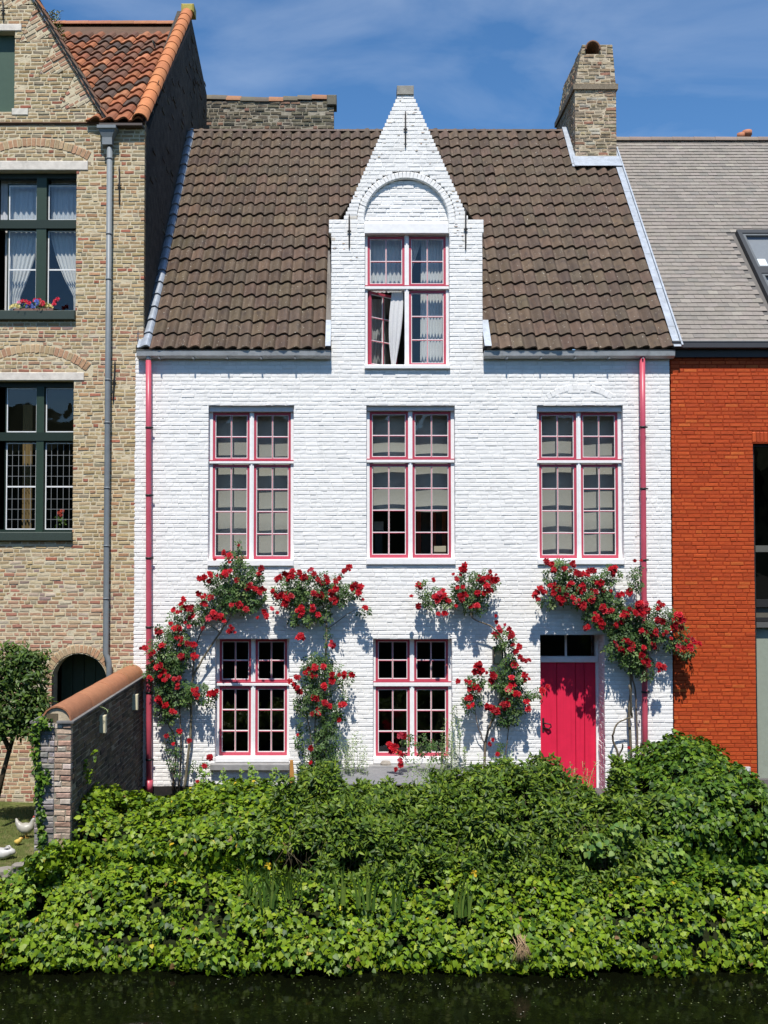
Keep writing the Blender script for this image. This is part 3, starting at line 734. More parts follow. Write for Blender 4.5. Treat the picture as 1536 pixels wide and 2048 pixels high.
place_pieces(sp, BRICK_T['old'], 'brick_old', M_YBRICK, wall_l, 'brick', 'brick_courses', 300)
# body behind the front: dark side wall following the roof line, back and far side
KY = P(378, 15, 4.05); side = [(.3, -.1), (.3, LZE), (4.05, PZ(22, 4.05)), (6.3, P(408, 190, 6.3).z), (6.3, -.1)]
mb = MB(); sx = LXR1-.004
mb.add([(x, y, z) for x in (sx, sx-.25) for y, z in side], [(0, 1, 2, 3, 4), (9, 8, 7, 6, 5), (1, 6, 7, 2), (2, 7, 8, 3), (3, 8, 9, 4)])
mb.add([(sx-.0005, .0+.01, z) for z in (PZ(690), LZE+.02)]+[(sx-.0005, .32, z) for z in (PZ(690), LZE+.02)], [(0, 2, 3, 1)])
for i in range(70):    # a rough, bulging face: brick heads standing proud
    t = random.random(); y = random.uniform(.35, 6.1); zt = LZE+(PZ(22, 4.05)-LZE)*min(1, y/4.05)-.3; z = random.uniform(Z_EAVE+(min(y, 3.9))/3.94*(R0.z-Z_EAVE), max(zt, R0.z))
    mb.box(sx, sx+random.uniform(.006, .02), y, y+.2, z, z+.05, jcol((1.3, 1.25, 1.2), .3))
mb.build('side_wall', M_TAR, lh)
MB().box(LXL, LXL+.2, .3, 6.3, -.1, LZE).box(LXL+.2, LXR0-.3, 6.1, 6.3, -.1, LZE).build('rear_walls', M_YMORT, lh)
# lintels, sills
for y0, y1, x1 in ((322, 340.5, 170), (745, 761, 166), (48, 62, 33)): MB().bevbox(LXL, PX(x1), -.012, .16, PZ(y1), PZ(y0), .008, (.62, .57, .50)).build('lintel', M_STONE, lh)
MB().bevbox(PX(15), PX(48), -.01, .1, PZ(230), PZ(217), .006, (.60, .56, .48)).build('stone_block', M_STONE, lh)
# attic hatch
MB().box(PX(-99), PX(19), .14, .18, PZ(228), PZ(60), (.045, .085, .055)).build('attic_shutter', M_PAINT, lh)
# windows with white-edged lights
def green_window(W, mull, trans, lights_y, bar_y, sill, lead):
    yf = .14; x0 = PX(-30); x1 = W['x1']
    mb = MB(); mb.box(x0, x1+.03, yf, yf+.1, W['zt']-.07, W['zt']+.05, GREEN); mb.box(x1-.035, x1+.03, yf, yf+.1, W['zb'], W['zt']-.07, GREEN)
    mb.box(PX(mull[0]), PX(mull[1]), yf-.02, yf+.1, W['zb'], W['zt']-.07, GRL); mb.box(x0, x1, yf-.03, yf+.1, PZ(trans[1]), PZ(trans[0]), GREEN)
    mb.box(x0, x1, yf, yf+.1, W['zb']-.02, PZ(lights_y[3])+.001, GREEN)
    win = mb.build('window', M_PAINT, lh)
    MB().bevbox(x0, x1+.01, -.06, yf+.1, PZ(sill[1]), PZ(sill[0]), .012, (.035, .05, .04)).build('sill', M_PAINT, win)
    for a, b in ((3, mull[0]-1), (mull[1]+1.5, 143)):
        for up, (p, q) in enumerate(((lights_y[0], lights_y[1]), (lights_y[2], lights_y[3]))):
            xa, xb, za, zb = PX(a), PX(b), PZ(q), PZ(p); yy = yf+.045
            mb = MB(); bar_frame(mb, xa-.02, xb+.02, za-.02, zb+.02, .021, yy-.004, yy+.03, GREEN); bar_frame(mb, xa, xb, za, zb, .017, yy, yy+.02, (.72, .73, .72)); mb.build('sash', M_PAINT, win)
            zz = [za, zb]
            if up == 1: zz = [za, PZ(bar_y), zb]; MB().box(xa+.017, xb-.017, yy+.001, yy+.021, PZ(bar_y)-.011, PZ(bar_y)+.011, (.72, .73, .72)).build('glazing_bar', M_PAINT, win)
            for c, d in zip(zz, zz[1:]):
                MB().add([(xa, yy+.012, c), (xb, yy+.012, c), (xb, yy+.013, d), (xa, yy+.013, d)], [(0, 1, 2, 3)]).build('pane', G_CLEAR, win)
                if lead and up == 1:
                    mb = MB()
                    for i in range(1, 5): x = xa+(xb-xa)*i/5; mb.box(x-.003, x+.003, yy+.006, yy+.011, c+.01, d-.01, (.22, .23, .23))
                    for i in range(1, 4): z = c+(d-c)*i/4.2; mb.box(xa+.017, xb-.017, yy+.0065, yy+.0105, z-.003, z+.003, (.22, .23, .23))
                    mb.build('lead_came', M_PAINT, win)
    return win
green_window(LW1, (62, 82), (435, 452), (362, 433, 454, 619), 533, (622, 641), False)
green_window(LW2, (66, 81), (863, 880), (772, 862, 883, 1059), 972, (1064, 1082), True)
# arched cellar doorway
ydl = .62
pl = 5; dl = MB().box(LD['cx']-LD['r']-.05, LD['cx']+LD['r']+.05, ydl+.03, ydl+.06, -.1, PZ(1300), (.03, .05, .035)).build('arched_door', M_PAINT, lh)
for i in range(pl):
    a = LD['cx']-LD['r']-.04+(2*LD['r']+.08)*i/pl; b = a+(2*LD['r']+.08)/pl; MB().bevbox(a+.002, b-.002, ydl, ydl+.029, -.1, PZ(1300), .006, jcol((.045, .075, .055), .15)).build('plank', M_PAINT, dl)
# downpipe with its hopper head
px_, yy = PX(216.5), -.085
mb = MB(); mb.tube([(px_, yy, PZ(300)), (px_, yy, PZ(800)), (px_, yy, PZ(1306)), (px_+.02, yy, PZ(1312)), (px_+.05, yy, PZ(1322)), (px_+.055, yy, PZ(1332)), (px_+.055, yy, PZ(1500))], .043, 14)
dp = mb.build('downpipe', M_ZPIPE, lh)
for y_ in (320, 470, 560, 760, 845, 975, 1090, 1195): MB().tube([(px_, yy, PZ(y_)), (px_, yy, PZ(y_+3))], .049, 14).build('pipe_joint', M_ZPIPE, dp)
hx = PX(213); mb = MB(); prof = [(.075, .06, 296), (.075, .06, 282), (.125, .1, 268), (.145, .12, 266), (.145, .12, 260)]
vs = [(hx+sx_*w, -.09+sy_*d, PZ(y_)) for w, d, y_ in prof for sx_, sy_ in ((-1, -.9), (1, -.9), (1, .9), (-1, .9))]
mb.add(vs, [(i*4+k, i*4+(k+1) % 4, i*4+4+(k+1) % 4, i*4+4+k) for i in range(4) for k in range(4)]+[(3, 2, 1, 0), (16, 17, 18, 19)]); mb.build('hopper_head', M_ZPIPE, dp)
anchor(238.5, 332, 410, lh); anchor(230, 720, 803, lh, tilt=-4); anchor(6, 2, 40, lh)
# ---- roof slope of orange pantiles behind the gable, facing the canal
LE0 = Vector((0, -.07, PZ(246, -.07))); LR0 = Vector((0, 4.05, PZ(50, 4.05)))
lux, lus, lun, lsl = roof_basis(LE0, LR0)
mb = MB(); slab(mb, PX(-60), LXR1, .05, lsl, -.012, .05, LE0, lus, lun, (.3, .3, .3))
mb.add([(LXR1, 4.05, LR0.z), (LXL, 4.05, LR0.z), (LXL, 6.4, LZE+1), (LXR1, 6.4, LZE+1)], [(0, 1, 2, 3)], (.3, .3, .3))
# the gable's own roof, running back from its edge
apx = Vector((GAX, .2, GAZ-.03)); ft = Vector((PX(205)-.03, .2, LZE-.03)); lf = Vector((2*GAX-ft.x, .2, LZE-.03)); dpt = Vector((0, 4.5, 0))
mb.add([ft, apx, apx+dpt, ft+dpt, lf, lf+dpt], [(0, 1, 2, 3), (1, 4, 5, 2)], (.3, .3, .3))
roof_l = mb.build('roof', M_OTILE, lh, color=(.35, .2, .12))
OT = [(5, (.28, .100, .044)), (3, (.21, .078, .040)), (2, (.34, .14, .065)), (4, (.14, .072, .045)), (2.5, (.08, .055, .042))]
def lmask(x, s, c): return gx(c.z)-.25 < x and c.z < GAZ
T_OLD = make_tiles(.05, .042, .030, 10)
ntl = 0
tile_roof(roof_l, LE0, lux, lus, lun, PX(-60), LXR1-.02, lsl, .215, 16, lmask, lambda c, r: jcol(pick(OT), .14), T_OLD, 'old_pantile', M_OTILE, 300)
# half-round tiles: up the verge and along the ridge
def half_round(parent, a, b, r0, r1, up, col, mat, name='ridge_tile'):
    d = (b-a).normalized(); sdv = d.cross(up).normalized(); u = sdv.cross(d).normalized(); vs = []
    N = 9
    for p, r in ((a, r0), (b, r1)):
        for k in range(N): an = math.pi*k/(N-1); vs.append(p+sdv*(r*math.cos(an))+u*(r*math.sin(an)))
    for p, r in ((a, r0-.018), (b, r1-.018)):
        for k in range(N): an = math.pi*k/(N-1); vs.append(p+sdv*(r*math.cos(an))+u*(r*math.sin(an)))
    f = [(k, k+1, N+k+1, N+k) for k in range(N-1)]+[(2*N+k, 3*N+k, 3*N+k+1, 2*N+k+1) for k in range(N-1)]
    g = [(k, 2*N+k, 2*N+k+1, k+1) for k in range(N-1)]+[(N+k, N+k+1, 3*N+k+1, 3*N+k) for k in range(N-1)]+[(0, N, 3*N, 2*N), (N-1, 3*N-1, 4*N-1, 2*N-1)]
    return MB().add(vs, f, col, True).add(vs, g, col, False).build(name, mat, parent)
A = Vector((LXR1-.06, LE0.y-.02, LE0.z+.03)); B = Vector((LXR1-.06, 4.05, LR0.z+.22)); K = 16
for i in range(K): half_round(roof_l, A+(B-A)*(i/K)-lus*.02, A+(B-A)*((i+1)/K)+lus*.03, .125, .112, lun, jcol((.44, .165, .065), .12), M_RIDGE, 'verge_tile')
for i in range(9):
    a = LXR1-.2-.45*i; half_round(roof_l, Vector((a, 4.05, LR0.z-.02)), Vector((a-.47, 4.05, LR0.z-.02)), .10, .095, Vector((0, 0, 1)), jcol((.34, .14, .07), .15), M_RIDGE)
MB().bevbox(LXR1-.17, LXR1+.08, 3.98, 4.3, B.z+.02, B.z+.19, .03, (.36, .30, .07)).build('verge_stone', M_STONE, lh)
# flat verge tiles down the gable edge
K = 20
for i in range(K):
    a = Vector((PX(205)+.02, .0, LZE))+edge*(3.6*i/K); b = a+edge*(3.6/K+.03); nrm = -inward
    vs = [p+nrm*h+Vector((0, y, 0)) for p, h2 in ((a, .045), (b, .025)) for h in (h2, h2+.03) for y in (-.09, .30)]
    MB().add(vs, [(0, 4, 5, 1), (2, 3, 7, 6), (0, 2, 6, 4), (1, 5, 7, 3), (0, 1, 3, 2), (4, 6, 7, 5)], jcol(pick([(2, (.20, .11, .07)), (1, (.33, .14, .07)), (1, (.12, .09, .07))]), .1)).build('verge_tile', M_OTILE, roof_l)
mb = MB(); a = Vector((PX(205)+.02, 0, LZE)); b = a+edge*3.6
mb.add([p+(-inward)*h+Vector((0, y, 0)) for p in (a, b) for h in (-.01, .035) for y in (-.05, .02)], [(0, 4, 5, 1), (2, 3, 7, 6), (0, 2, 6, 4), (1, 5, 7, 3), (0, 1, 3, 2), (4, 6, 7, 5)], (.16, .12, .08)); mb.build('verge_board', M_PAINT, roof_l)
MB().box(PX(196), LXR1-.02, -.12, .01, LE0.z-.055, LE0.z-.02, (.08, .06, .05)).build('eave_board', M_PAINT, roof_l)
# room behind
mb = MB()
for z in (PZ(1200), PZ(680), PZ(260)): mb.box(LXL+.2, LXR0-.3, .32, 4, z-.04, z+.04)
mb.box(LXL+.2, LXR0-.3, 4, 4.1, -.1, LZE); mb.build('rooms', M_INT, lh)

# ================================================================== THE ORANGE HOUSE AT THE RIGHT
rh = empty('orange_house', 'modern house with orange painted brick wall, dark gutter and grey flat-tiled roof', 'house')
OXL, OXR = PX(1344), 11.6
RZE = PZ(690)
OWX = PX(1507.5); OWT = PZ(887); OWB = PZ(1584)
ex_o = [rect_ex(OWX, 7.6, OWB, OWT), rect_ex(PX(1506), 7.62, OWT, PZ(862))]
def oiv(z): return subtract([(OXL, OXR)], [e(z) for e in ex_o if e(z)])
CS_O = courses([-.1, OWB, OWT, PZ(862), RZE], .0605)
OC = [(5, (.43, .062, .011)), (3, (.46, .072, .013)), (2, (.39, .054, .010)), (.6, (.49, .10, .018))]
ocol = lambda x, z: jcol(pick(OC), .07)
mb = MB(); mortar_mesh(mb, CS_O, oiv, .0042, .28); mb.box(OXL+.01, OXL+.2, .28, 7.7, -.1, RZE); mb.box(OXR-.2, OXR, .28, 7.7, -.1, RZE); mb.box(OXL+.2, OXR-.2, 7.5, 7.7, -.1, RZE)
wall_o = mb.build('wall', M_OMORT, rh)
sp = brick_specs(CS_O, oiv, 0, .205, .0085, ocol, .09, .0011, header=.35, tilt=.5)
x = PX(1506)
while x < 7.6:
    sp.append((Vector((x+.03, 0, (OWT+PZ(862))/2)), Matrix.Diagonal((.052, .09, PZ(862)-OWT-.008)), ocol(0, 0), .008)); x += .06
place_pieces(sp, BRICK_T['neat'], 'brick_neat', M_OBRICK, wall_o, 'brick', 'brick_courses', 300)
MB().box(PX(1506), 7.62, .008, .1, OWT+.002, PZ(862)).build('lintel_backing', M_OMORT, rh)
# tall dark window
DK = (.022, .021, .02); yo = .10
mb = MB(); mb.box(OWX, OWX+.055, yo, yo+.12, OWB, OWT+.05, DK); mb.box(7.5, 7.62, yo, yo+.12, OWB, OWT+.05, DK); mb.box(OWX+.055, 7.5, yo, yo+.12, OWT-.04, OWT+.05, DK)
win = mb.build('tall_window', M_PAINT, rh)
for y0, y1, c in ((1091, 1104, (.10, .10, .085)), (1200, 1215, DK), (1236, 1244, DK), (1245, 1256, (.10, .10, .095)), (1562, 1586, (.13, .12, .115))): MB().box(OWX+.055, 7.5, yo-.01, yo+.1, PZ(y1), PZ(y0), c).build('rail', M_PAINT, win)
for y0, y1 in ((888, 1091), (1104, 1200)): MB().add([(OWX+.05, yo+.05, PZ(y1)), (7.5, yo+.05, PZ(y1)), (7.5, yo+.05, PZ(y0)), (OWX+.05, yo+.05, PZ(y0))], [(0, 1, 2, 3)]).build('pane', G_DARK, win)
MB().box(OWX+.05, 7.5, yo+.04, yo+.06, PZ(1236), PZ(1215), (.11, .10, .075)).build('panel', M_PAINT, win)
MB().add([(OWX+.05, yo+.05, PZ(1562)), (7.5, yo+.05, PZ(1562)), (7.5, yo+.05, PZ(1256)), (OWX+.05, yo+.05, PZ(1256))], [(0, 1, 2, 3)]).build('pane', G_CLEAR, win)
MB().box(OWX+.02, 7.55, yo+.09, yo+.10, PZ(1590), PZ(1256), (.42, .44, .36)).build('frosted_sheet', M_PAINT, win)
mb = MB(); mb.box(OXL+.2, OXR-.2, 3, 3.1, -.1, RZE); mb.box(OXL+.2, OXR-.2, .3, 3, RZE-.3, RZE-.2); mb.build('rooms', M_INT, rh)
mb = MB(); zt = PZ(684, -.12); mb.bevbox(PX(1346, Y=-.12), OXR, -.16, -.0, zt-.10, zt, .01, (.05, .05, .055)); mb.box(PX(1346, Y=-.12)+.004, OXR, -.17, -.01, zt+.0005, zt+.012, (.30, .30, .30))
mb.build('gutter', M_PAINT, rh)
MB().box(OXL+.02, OXR, -.06, .27, zt-.22, zt-.101, (.03, .028, .027)).build('eave_board', M_PAINT, rh)
# flat-tiled roof with a skylight
OE0 = Vector((0, -.13, PZ(686, -.13))); OR0 = Vector((0, YR, PZ(281, YR)))
oux, ous, oun, osl = roof_basis(OE0, OR0)
SKX0 = on_plane(1471, 470, OE0, oun).x; sk1 = (on_plane(1471, 468, OE0, oun)-OE0).dot(ous); sk0 = (on_plane(1530, 640, OE0, oun)-OE0).dot(ous)-.3
mb = MB(); slab(mb, RX1+.06, OXR, .05, osl, -.004, .05, OE0, ous, oun, (.4, .4, .4)); mb.add([(RX1+.06, YR, OR0.z-.02), (OXR, YR, OR0.z-.02), (OXR, 7.8, RZE), (RX1+.06, 7.8, RZE)], [(0, 3, 2, 1)], (.4, .4, .4))
roof_o = mb.build('roof', M_SLATE, rh, color=(.3, .28, .26))
def flat_tile(j):
    t = .014; l = .016; a = [random.gauss(0, .0015) for _ in range(4)]
    v = [(0, 0, l+a[0]), (1, 0, l+a[1]), (1, 1.2, .001), (0, 1.2, .001), (0, .0, l-t+a[2]), (1, 0, l-t+a[3])]
    return [(x*.985+.0075, y, z) for x, y, z in v], [(0, 1, 2, 3), (4, 5, 1, 0), (1, 5, 2), (0, 3, 4)]
T_FLAT = [flat_tile(i) for i in range(10)]
ROWS = 56; e = osl/ROWS; sp = []; w = .165
SC = [(5, (.225, .20, .172)), (3, (.24, .212, .185)), (1.5, (.20, .182, .16)), (.4, (.26, .235, .20))]
for r in range(ROWS):
    x = RX1+.085-random.random()*w*0-(w/2 if r % 2 else 0)
    while x < 11.4:
        x0 = max(x, RX1+.085); ww = x+w-x0; s = r*e; c = OE0+oux*(x+w/2)+ous*(s+e/2)
        if not (x+w > SKX0 and sk0 < s+e/2 < sk1) and ww > .03 and not (x < cx1 and c.y > YC+.1):
            sp.append((Vector((0, OE0.y, OE0.z))+oux*x0+ous*(s+random.gauss(0, .002)), Matrix((oux*ww, ous*e, oun)).transposed(), jcol(pick(SC), .05), .01))
        x += w
place_pieces(sp, T_FLAT, 'flat_tile', M_SLATE, roof_o, 'tile', 'tile_courses', 300)
for i in range(int((11.5-CHX1)/.42)):
    a = CHX1+.02+.42*i; half_round(roof_o, Vector((a, YR, OR0.z-.03)), Vector((a+.44, YR, OR0.z-.03)), .10, .095, Vector((0, 0, 1)), jcol((.22, .17, .14), .1), M_SLATE)
for px_, py_, r_, h_ in ((1494, 262, .085, .5), (1482, 267, .07, .4)):
    p = P(px_, py_, 4.6); MB().lathe([(r_*.9, -.7), (r_*.9, -.1), (r_*1.12, -.09), (r_*1.12, 0), (r_*.8, .001), (r_*.75, -.1)], p.x, 4.6, p.z, 14, (.42, .17, .09)).build('chimney_pot', M_RIDGE, rh)
p = P(1488, 285, 4.6); MB().box(p.x-.3, p.x+.25, 4.35, 4.85, OR0.z-1.2, OR0.z-.28, (.3, .2, .14)).build('chimney_stack', M_DBRICK, rh)
def on_roof(mb, x0, x1, s0, s1, n0, n1, col):
    vs = [Vector((x, OE0.y, OE0.z))+ous*s+oun*o for o in (n0, n1) for s in (s0, s1) for x in (x0, x1)]
    return mb.add(vs, [(0, 2, 3, 1), (4, 5, 7, 6), (0, 1, 5, 4), (2, 6, 7, 3), (0, 4, 6, 2), (1, 3, 7, 5)], col)
DG = (.035, .038, .04); SKX1 = SKX0+1.14; mid = (on_plane(1510, 548, OE0, oun)-OE0).dot(ous)
mb = MB()
on_roof(mb, SKX0, SKX0+.07, sk0, sk1, .0, .09, DG); on_roof(mb, SKX1-.07, SKX1, sk0, sk1, .0, .09, DG); on_roof(mb, SKX0+.07, SKX1-.07, sk1-.10, sk1, 0, .088, DG); on_roof(mb, SKX0+.07, SKX1-.07, sk0, sk0+.1, 0, .088, DG); on_roof(mb, SKX0+.07, SKX1-.07, mid-.09, mid+.09, 0, .085, DG)
sk = mb.build('skylight', M_PAINT, rh)
for s0, s1 in ((sk0+.1, mid-.09), (mid+.09, sk1-.1)):
    mb = MB(); t = .05; a, b = SKX0+.07, SKX1-.07
    for q in ((a, a+t, s0, s1), (b-t, b, s0, s1), (a+t, b-t, s0, s0+t), (a+t, b-t, s1-t, s1)): on_roof(mb, *q, .03, .07, (.10, .11, .115))
    mb.build('sash', M_PAINT, sk); on_roof(MB(), 0, 0, 0, 0, 0, 0, DG)
    vs = [Vector((x, OE0.y, OE0.z))+ous*s+oun*.05 for s in (s0, s1) for x in (a, b)]; MB().add(vs, [(0, 1, 3, 2)]).build('pane', G_CLEAR, sk)
    mb = MB(); on_roof(mb, a, b, s0, s1, -.012, -.002, (.22, .22, .23)); mb.build('shade', M_PAINT, sk)
mb = MB(); on_roof(mb, SKX0+.12, SKX0+.30, mid+.22, mid+.42, .0, .012, (.8, .8, .8)); mb.build('label_paper', M_PAINT, sk)
MB().bevbox(PX(1484, 1541), PX(1499, 1541), -.05, .003, PZ(1549), PZ(1533), .006, (.40, .40, .40)).bevbox(PX(1488, 1541), PX(1496, 1541), -.056, -.049, PZ(1546), PZ(1536), .003, (.55, .55, .55)).build('doorbell_box', M_PAINT, None, label='small grey square switch box low on the orange brick wall', cat='switch box')

# ================================================================== the old wall rising behind the white roof
bh = empty('rear_brick_wall', 'weathered grey brick parapet with tile coping rising behind the brown roof', 'wall')
YB2 = 6.6; bx0, bx1 = P(395, 220, YB2).x, P(668, 220, YB2).x; bz1 = PZ(200, YB2)
def biv2(z): return [(bx0, bx1)]
cs_b = courses([Z_EAVE, bz1-.9, bz1-.02], .078)
cs_v = [c for c in cs_b if c[0] > bz1-1.1]
mb = MB(); mortar_mesh(mb, cs_b, biv2, YB2+.01, .35); mb.box(bx0, bx1, YB2+.3, YB2+2.5, 0, bz1-.9); bw = mb.build('masonry', M_DMORT, bh)
BC = [(4, (.15, .13, .09)), (3, (.19, .16, .11)), (2, (.10, .09, .07)), (1, (.22, .13, .09))]
place_pieces(brick_specs(cs_v, biv2, YB2, .24, .014, lambda x, z: jcol(pick(BC), .18), .1, .006), BRICK_T['rough'], 'brick_rough', M_DBRICK, bw, 'brick', 'brick_courses', 220)
K = 9
for i in range(K):
    a = bx0+(bx1-.18-bx0)*i/K; b = bx0+(bx1-.18-bx0)*(i+1)/K+.02; dz = .03*math.cos(i*.75)
    half_round(bh, Vector((a, YB2+.12, bz1-.01+dz)), Vector((b, YB2+.12, bz1-.01+dz*.9)), .15, .14, Vector((0, 0, 1)), jcol(pick([(2, (.13, .11, .08)), (1, (.30, .15, .08))]), .15), M_RIDGE, 'coping_tile')
MB().bevbox(bx1-.16, bx1+.06, YB2-.06, YB2+.3, bz1-.14, bz1+.10, .02, (.13, .12, .09)).build('end_stone', M_STONE, bh)

bh['kind'] = 'thing'
# ================================================================== GROUND, CANAL
M_GRASS = pbr('lawn', (.09, .105, .03), .95, .35, 9, .7, 60, spots=[((.20, .16, .08), 5, .52, .7, .8), ((.05, .075, .015), 2, .5, .7, .6)], spec=.1)
M_SOIL = pbr('dark_soil', (.045, .040, .025), 1, .35, 9, .6, 40, spec=.05)
M_QUAY = pbr('dark_far_bank', (.05, .05, .035), .95, .35, 6, .7, 30, spec=.2)
ZW = PZ(1945, -4.85)
mb = MB()
mb.add([(-300, 400, -.07), (300, 400, -.07), (300, -3.85, -.07), (-300, -3.85, -.07), (300, -3.9, -3), (-300, -3.9, -3)], [(0, 3, 2, 1), (3, 5, 4, 2)]); mb.build('ground', M_SOIL, kind='structure')
def lawn_h(x, y): return -.055+.10*max(0, min(1, (-y)/2.5))+.018*math.sin(3*x+2*y)+.012*math.sin(5*y)
mb = MB(); n = 14; x0, x1 = LXL-3, PX(290)-.42
vs = []
for j in range(n+1):
    y = -4.3+4.31*j/n
    for i in range(n+1):
        x = x0+(x1-x0)*i/n; vs.append((x, y, -.055+.10*max(0, min(1, (-y)/2.5))+.018*math.sin(3*x+2*y)+.012*math.sin(5*y)))
mb.add(vs, [(j*(n+1)+i, j*(n+1)+i+1, (j+1)*(n+1)+i+1, (j+1)*(n+1)+i) for j in range(n) for i in range(n)], (1, 1, 1), True); mb.build('lawn', M_GRASS, kind='structure')
m = bpy.data.materials.new('canal_water'); m.use_nodes = True; nt = m.node_tree; b = nt.nodes['Principled BSDF']
b.inputs['Base Color'].default_value = (.0028, .0036, .0014, 1); b.inputs['Roughness'].default_value = .09; b.inputs['IOR'].default_value = 1.33
geo = nt.nodes.new('ShaderNodeNewGeometry'); nz = nt.nodes.new('ShaderNodeTexNoise'); nz.inputs['Scale'].default_value = 3.2; nz.inputs['Detail'].default_value = 3
bn = nt.nodes.new('ShaderNodeBump'); bn.inputs['Strength'].default_value = .12; bn.inputs['Distance'].default_value = .06
nt.links.new(geo.outputs['Position'], nz.inputs['Vector']); nt.links.new(nz.outputs['Fac'], bn.inputs['Height']); nt.links.new(bn.outputs['Normal'], b.inputs['Normal'])
MB().add([(-300, -3.8, ZW), (300, -3.8, ZW), (300, -400, ZW), (-300, -400, ZW)], [(0, 3, 2, 1)]).build('canal_water', m, kind='structure')
mb = MB(); mb.add([(x, y, z) for x in (-300, 300) for y, z in ((-13.3, -3), (-13.3, 2.1), (-400, 2.1))], [(0, 3, 4, 1), (1, 4, 5, 2)])
for i in range(60):
    x_ = -90+3*i; mb.add([(x_+q*1.5, -34-4*k+random.uniform(-1, 1), (2.0, 8.5, 11.5, 10.5)[k]+(random.uniform(-1.2, 1.2) if k else 0)) for k in range(4) for q in (-1.3, 1.3)], [(2*k, 2*k+1, 2*k+3, 2*k+2) for k in range(3)], (.6, .8, .4))
mb.build('added_far_bank', M_QUAY, kind='structure')  # unseen quay and wooded rise, added to darken the window reflections
mb = MB()
for _ in range(1500):
    x = random.uniform(-5, 6.5); y = -5.0-abs(random.gauss(0, 1.5)); s = random.choice((.004, .005, .006, .009)); a = random.random()*6
    c = random.choice(((.20, .22, .10), (.12, .16, .05), (.28, .28, .22), (.09, .12, .03)))
    mb.add([(x+s*math.cos(a+k*2.1), y+s*math.sin(a+k*2.1), ZW+.004) for k in range(3)], [(0, 1, 2)], c)
mb.build('floating_specks', M_STONE, None, label='tiny pale specks and bits of leaf floating on the dark water', cat='specks', kind='stuff')

gv = []; gf = []; gc_ = []
for i in range(9000):
    x = random.uniform(-5.6, x1); y = random.uniform(-4.1, -.02); z = lawn_h(x, y); a = random.random()*6.28; h = random.uniform(.02, .05); w_ = .003
    if math.sin(x*2.3+1)*math.cos(y*1.9) > .55 and random.random() < .8: continue
    k = len(gv); gv += [(x-w_*math.cos(a), y-w_*math.sin(a), z), (x+w_*math.cos(a), y+w_*math.sin(a), z), (x+random.gauss(0, .015), y+random.gauss(0, .015), z+h)]; gf.append((k, k+1, k+2)); c = random.choice(((.09, .13, .025), (.13, .15, .04), (.20, .17, .07), (.06, .10, .02))); gc_ += [c]*3
link('grass', np_mesh('grass', np.array(gv), np.array(gf), np.array(gc_), M_STONE), None, 'short worn grass on the small lawn at the left', 'grass', None, 'stuff')
# ================================================================== THE GARDEN WALL
gw = empty('garden_wall', 'low brick garden wall capped with half-round orange tiles between two gardens', 'wall')
GX1 = PX(290); GX0 = GX1-.41; GY = -3.84; GXM = P(109, 1500, GY).x; GZ = P(120, 1446, GY).z
GB = [(3, (.40, .28, .21)), (2, (.46, .35, .27)), (2, (.36, .23, .17)), (1, (.50, .43, .36))]
GG = [(3, (.31, .28, .27)), (2, (.38, .35, .33)), (2, (.24, .215, .21))]
GD = [(3, (.13, .10, .07)), (2, (.16, .115, .075)), (2, (.09, .072, .055))]
cs_g = courses([-.12, GZ], .066)
mb = MB(); mb.box(GX0+.01, GX1-.008, GY+.01, .0, -.12, GZ-.003); gwm = mb.build('masonry', M_DMORT, gw, color=(.9, .9, .9))
sp = brick_specs(cs_g, lambda z: [(GXM, GX1)], GY, .20, .010, lambda x, z: jcol(pick(GB), .15), .07, .004)
sp += brick_specs(cs_g, lambda z: [(GX0, GXM-.003)], GY, .20, .012, lambda x, z: jcol(pick(GG), .18), .07, .005, header=.2)
fr = len(sp)
place_pieces(sp, BRICK_T['rough'], 'brick_rough', M_DBRICK, gwm, 'brick', 'brick_courses', 150)
sp = brick_specs(cs_g, lambda z: [(GY+.075, -.03)], 0, .2, .010, lambda x, z: jcol(pick(GD), .25), .05, .004, xf=lambda x, y, z: (GX1-y, x, z))
place_pieces(sp, BRICK_T['rough'], 'brick_rough', M_DBRICK, gwm, 'brick', 'side_brick_courses', 150)
for i in range(6):
    y0 = GY-.03+(3.87)*i/6; y1 = GY-.03+3.87*(i+1)/6-.006
    MB().box(GX1-.16, GX1+.035, y0, y1, GZ, GZ+.022, jcol((.16, .155, .15), .1)).build('coping_slate', M_STONE, gw); MB().box(GX0-.05, GX0+.12, y0, y1, GZ, GZ+.022, jcol((.16, .155, .15), .1)).build('coping_slate', M_STONE, gw)
MB().box(GX0+.121, GX1-.161, GY+.03, -.01, GZ-.002, GZ+.10, (.4, .36, .3)).build('bedding_mortar', M_DMORT, gw)
gc = (P(112, 1430, GY).x); K = 4
mb = MB(); mb.add([(gc+.15*math.cos(a), y, GZ+.02+.145*math.sin(a)) for y in (GY+.045, -.02) for a in [math.pi*k/10 for k in range(11)]], [tuple(range(11)), tuple(range(21, 10, -1))]+[(k, k+11, k+12, k+1) for k in range(10)], (1.6, 1.5, 1.35)); mb.build('mortar_filling', M_DMORT, gw)
for i in range(K):
    y0 = GY+.02+3.80*i/K; y1 = GY+.02+3.80*(i+1)/K+.02
    half_round(gw, Vector((gc, y0, GZ+.02)), Vector((gc, y1, GZ+.02)), .170, .166, Vector((0, 0, 1)), jcol((.33, .145, .07), .10), M_RIDGE, 'cap_tile')
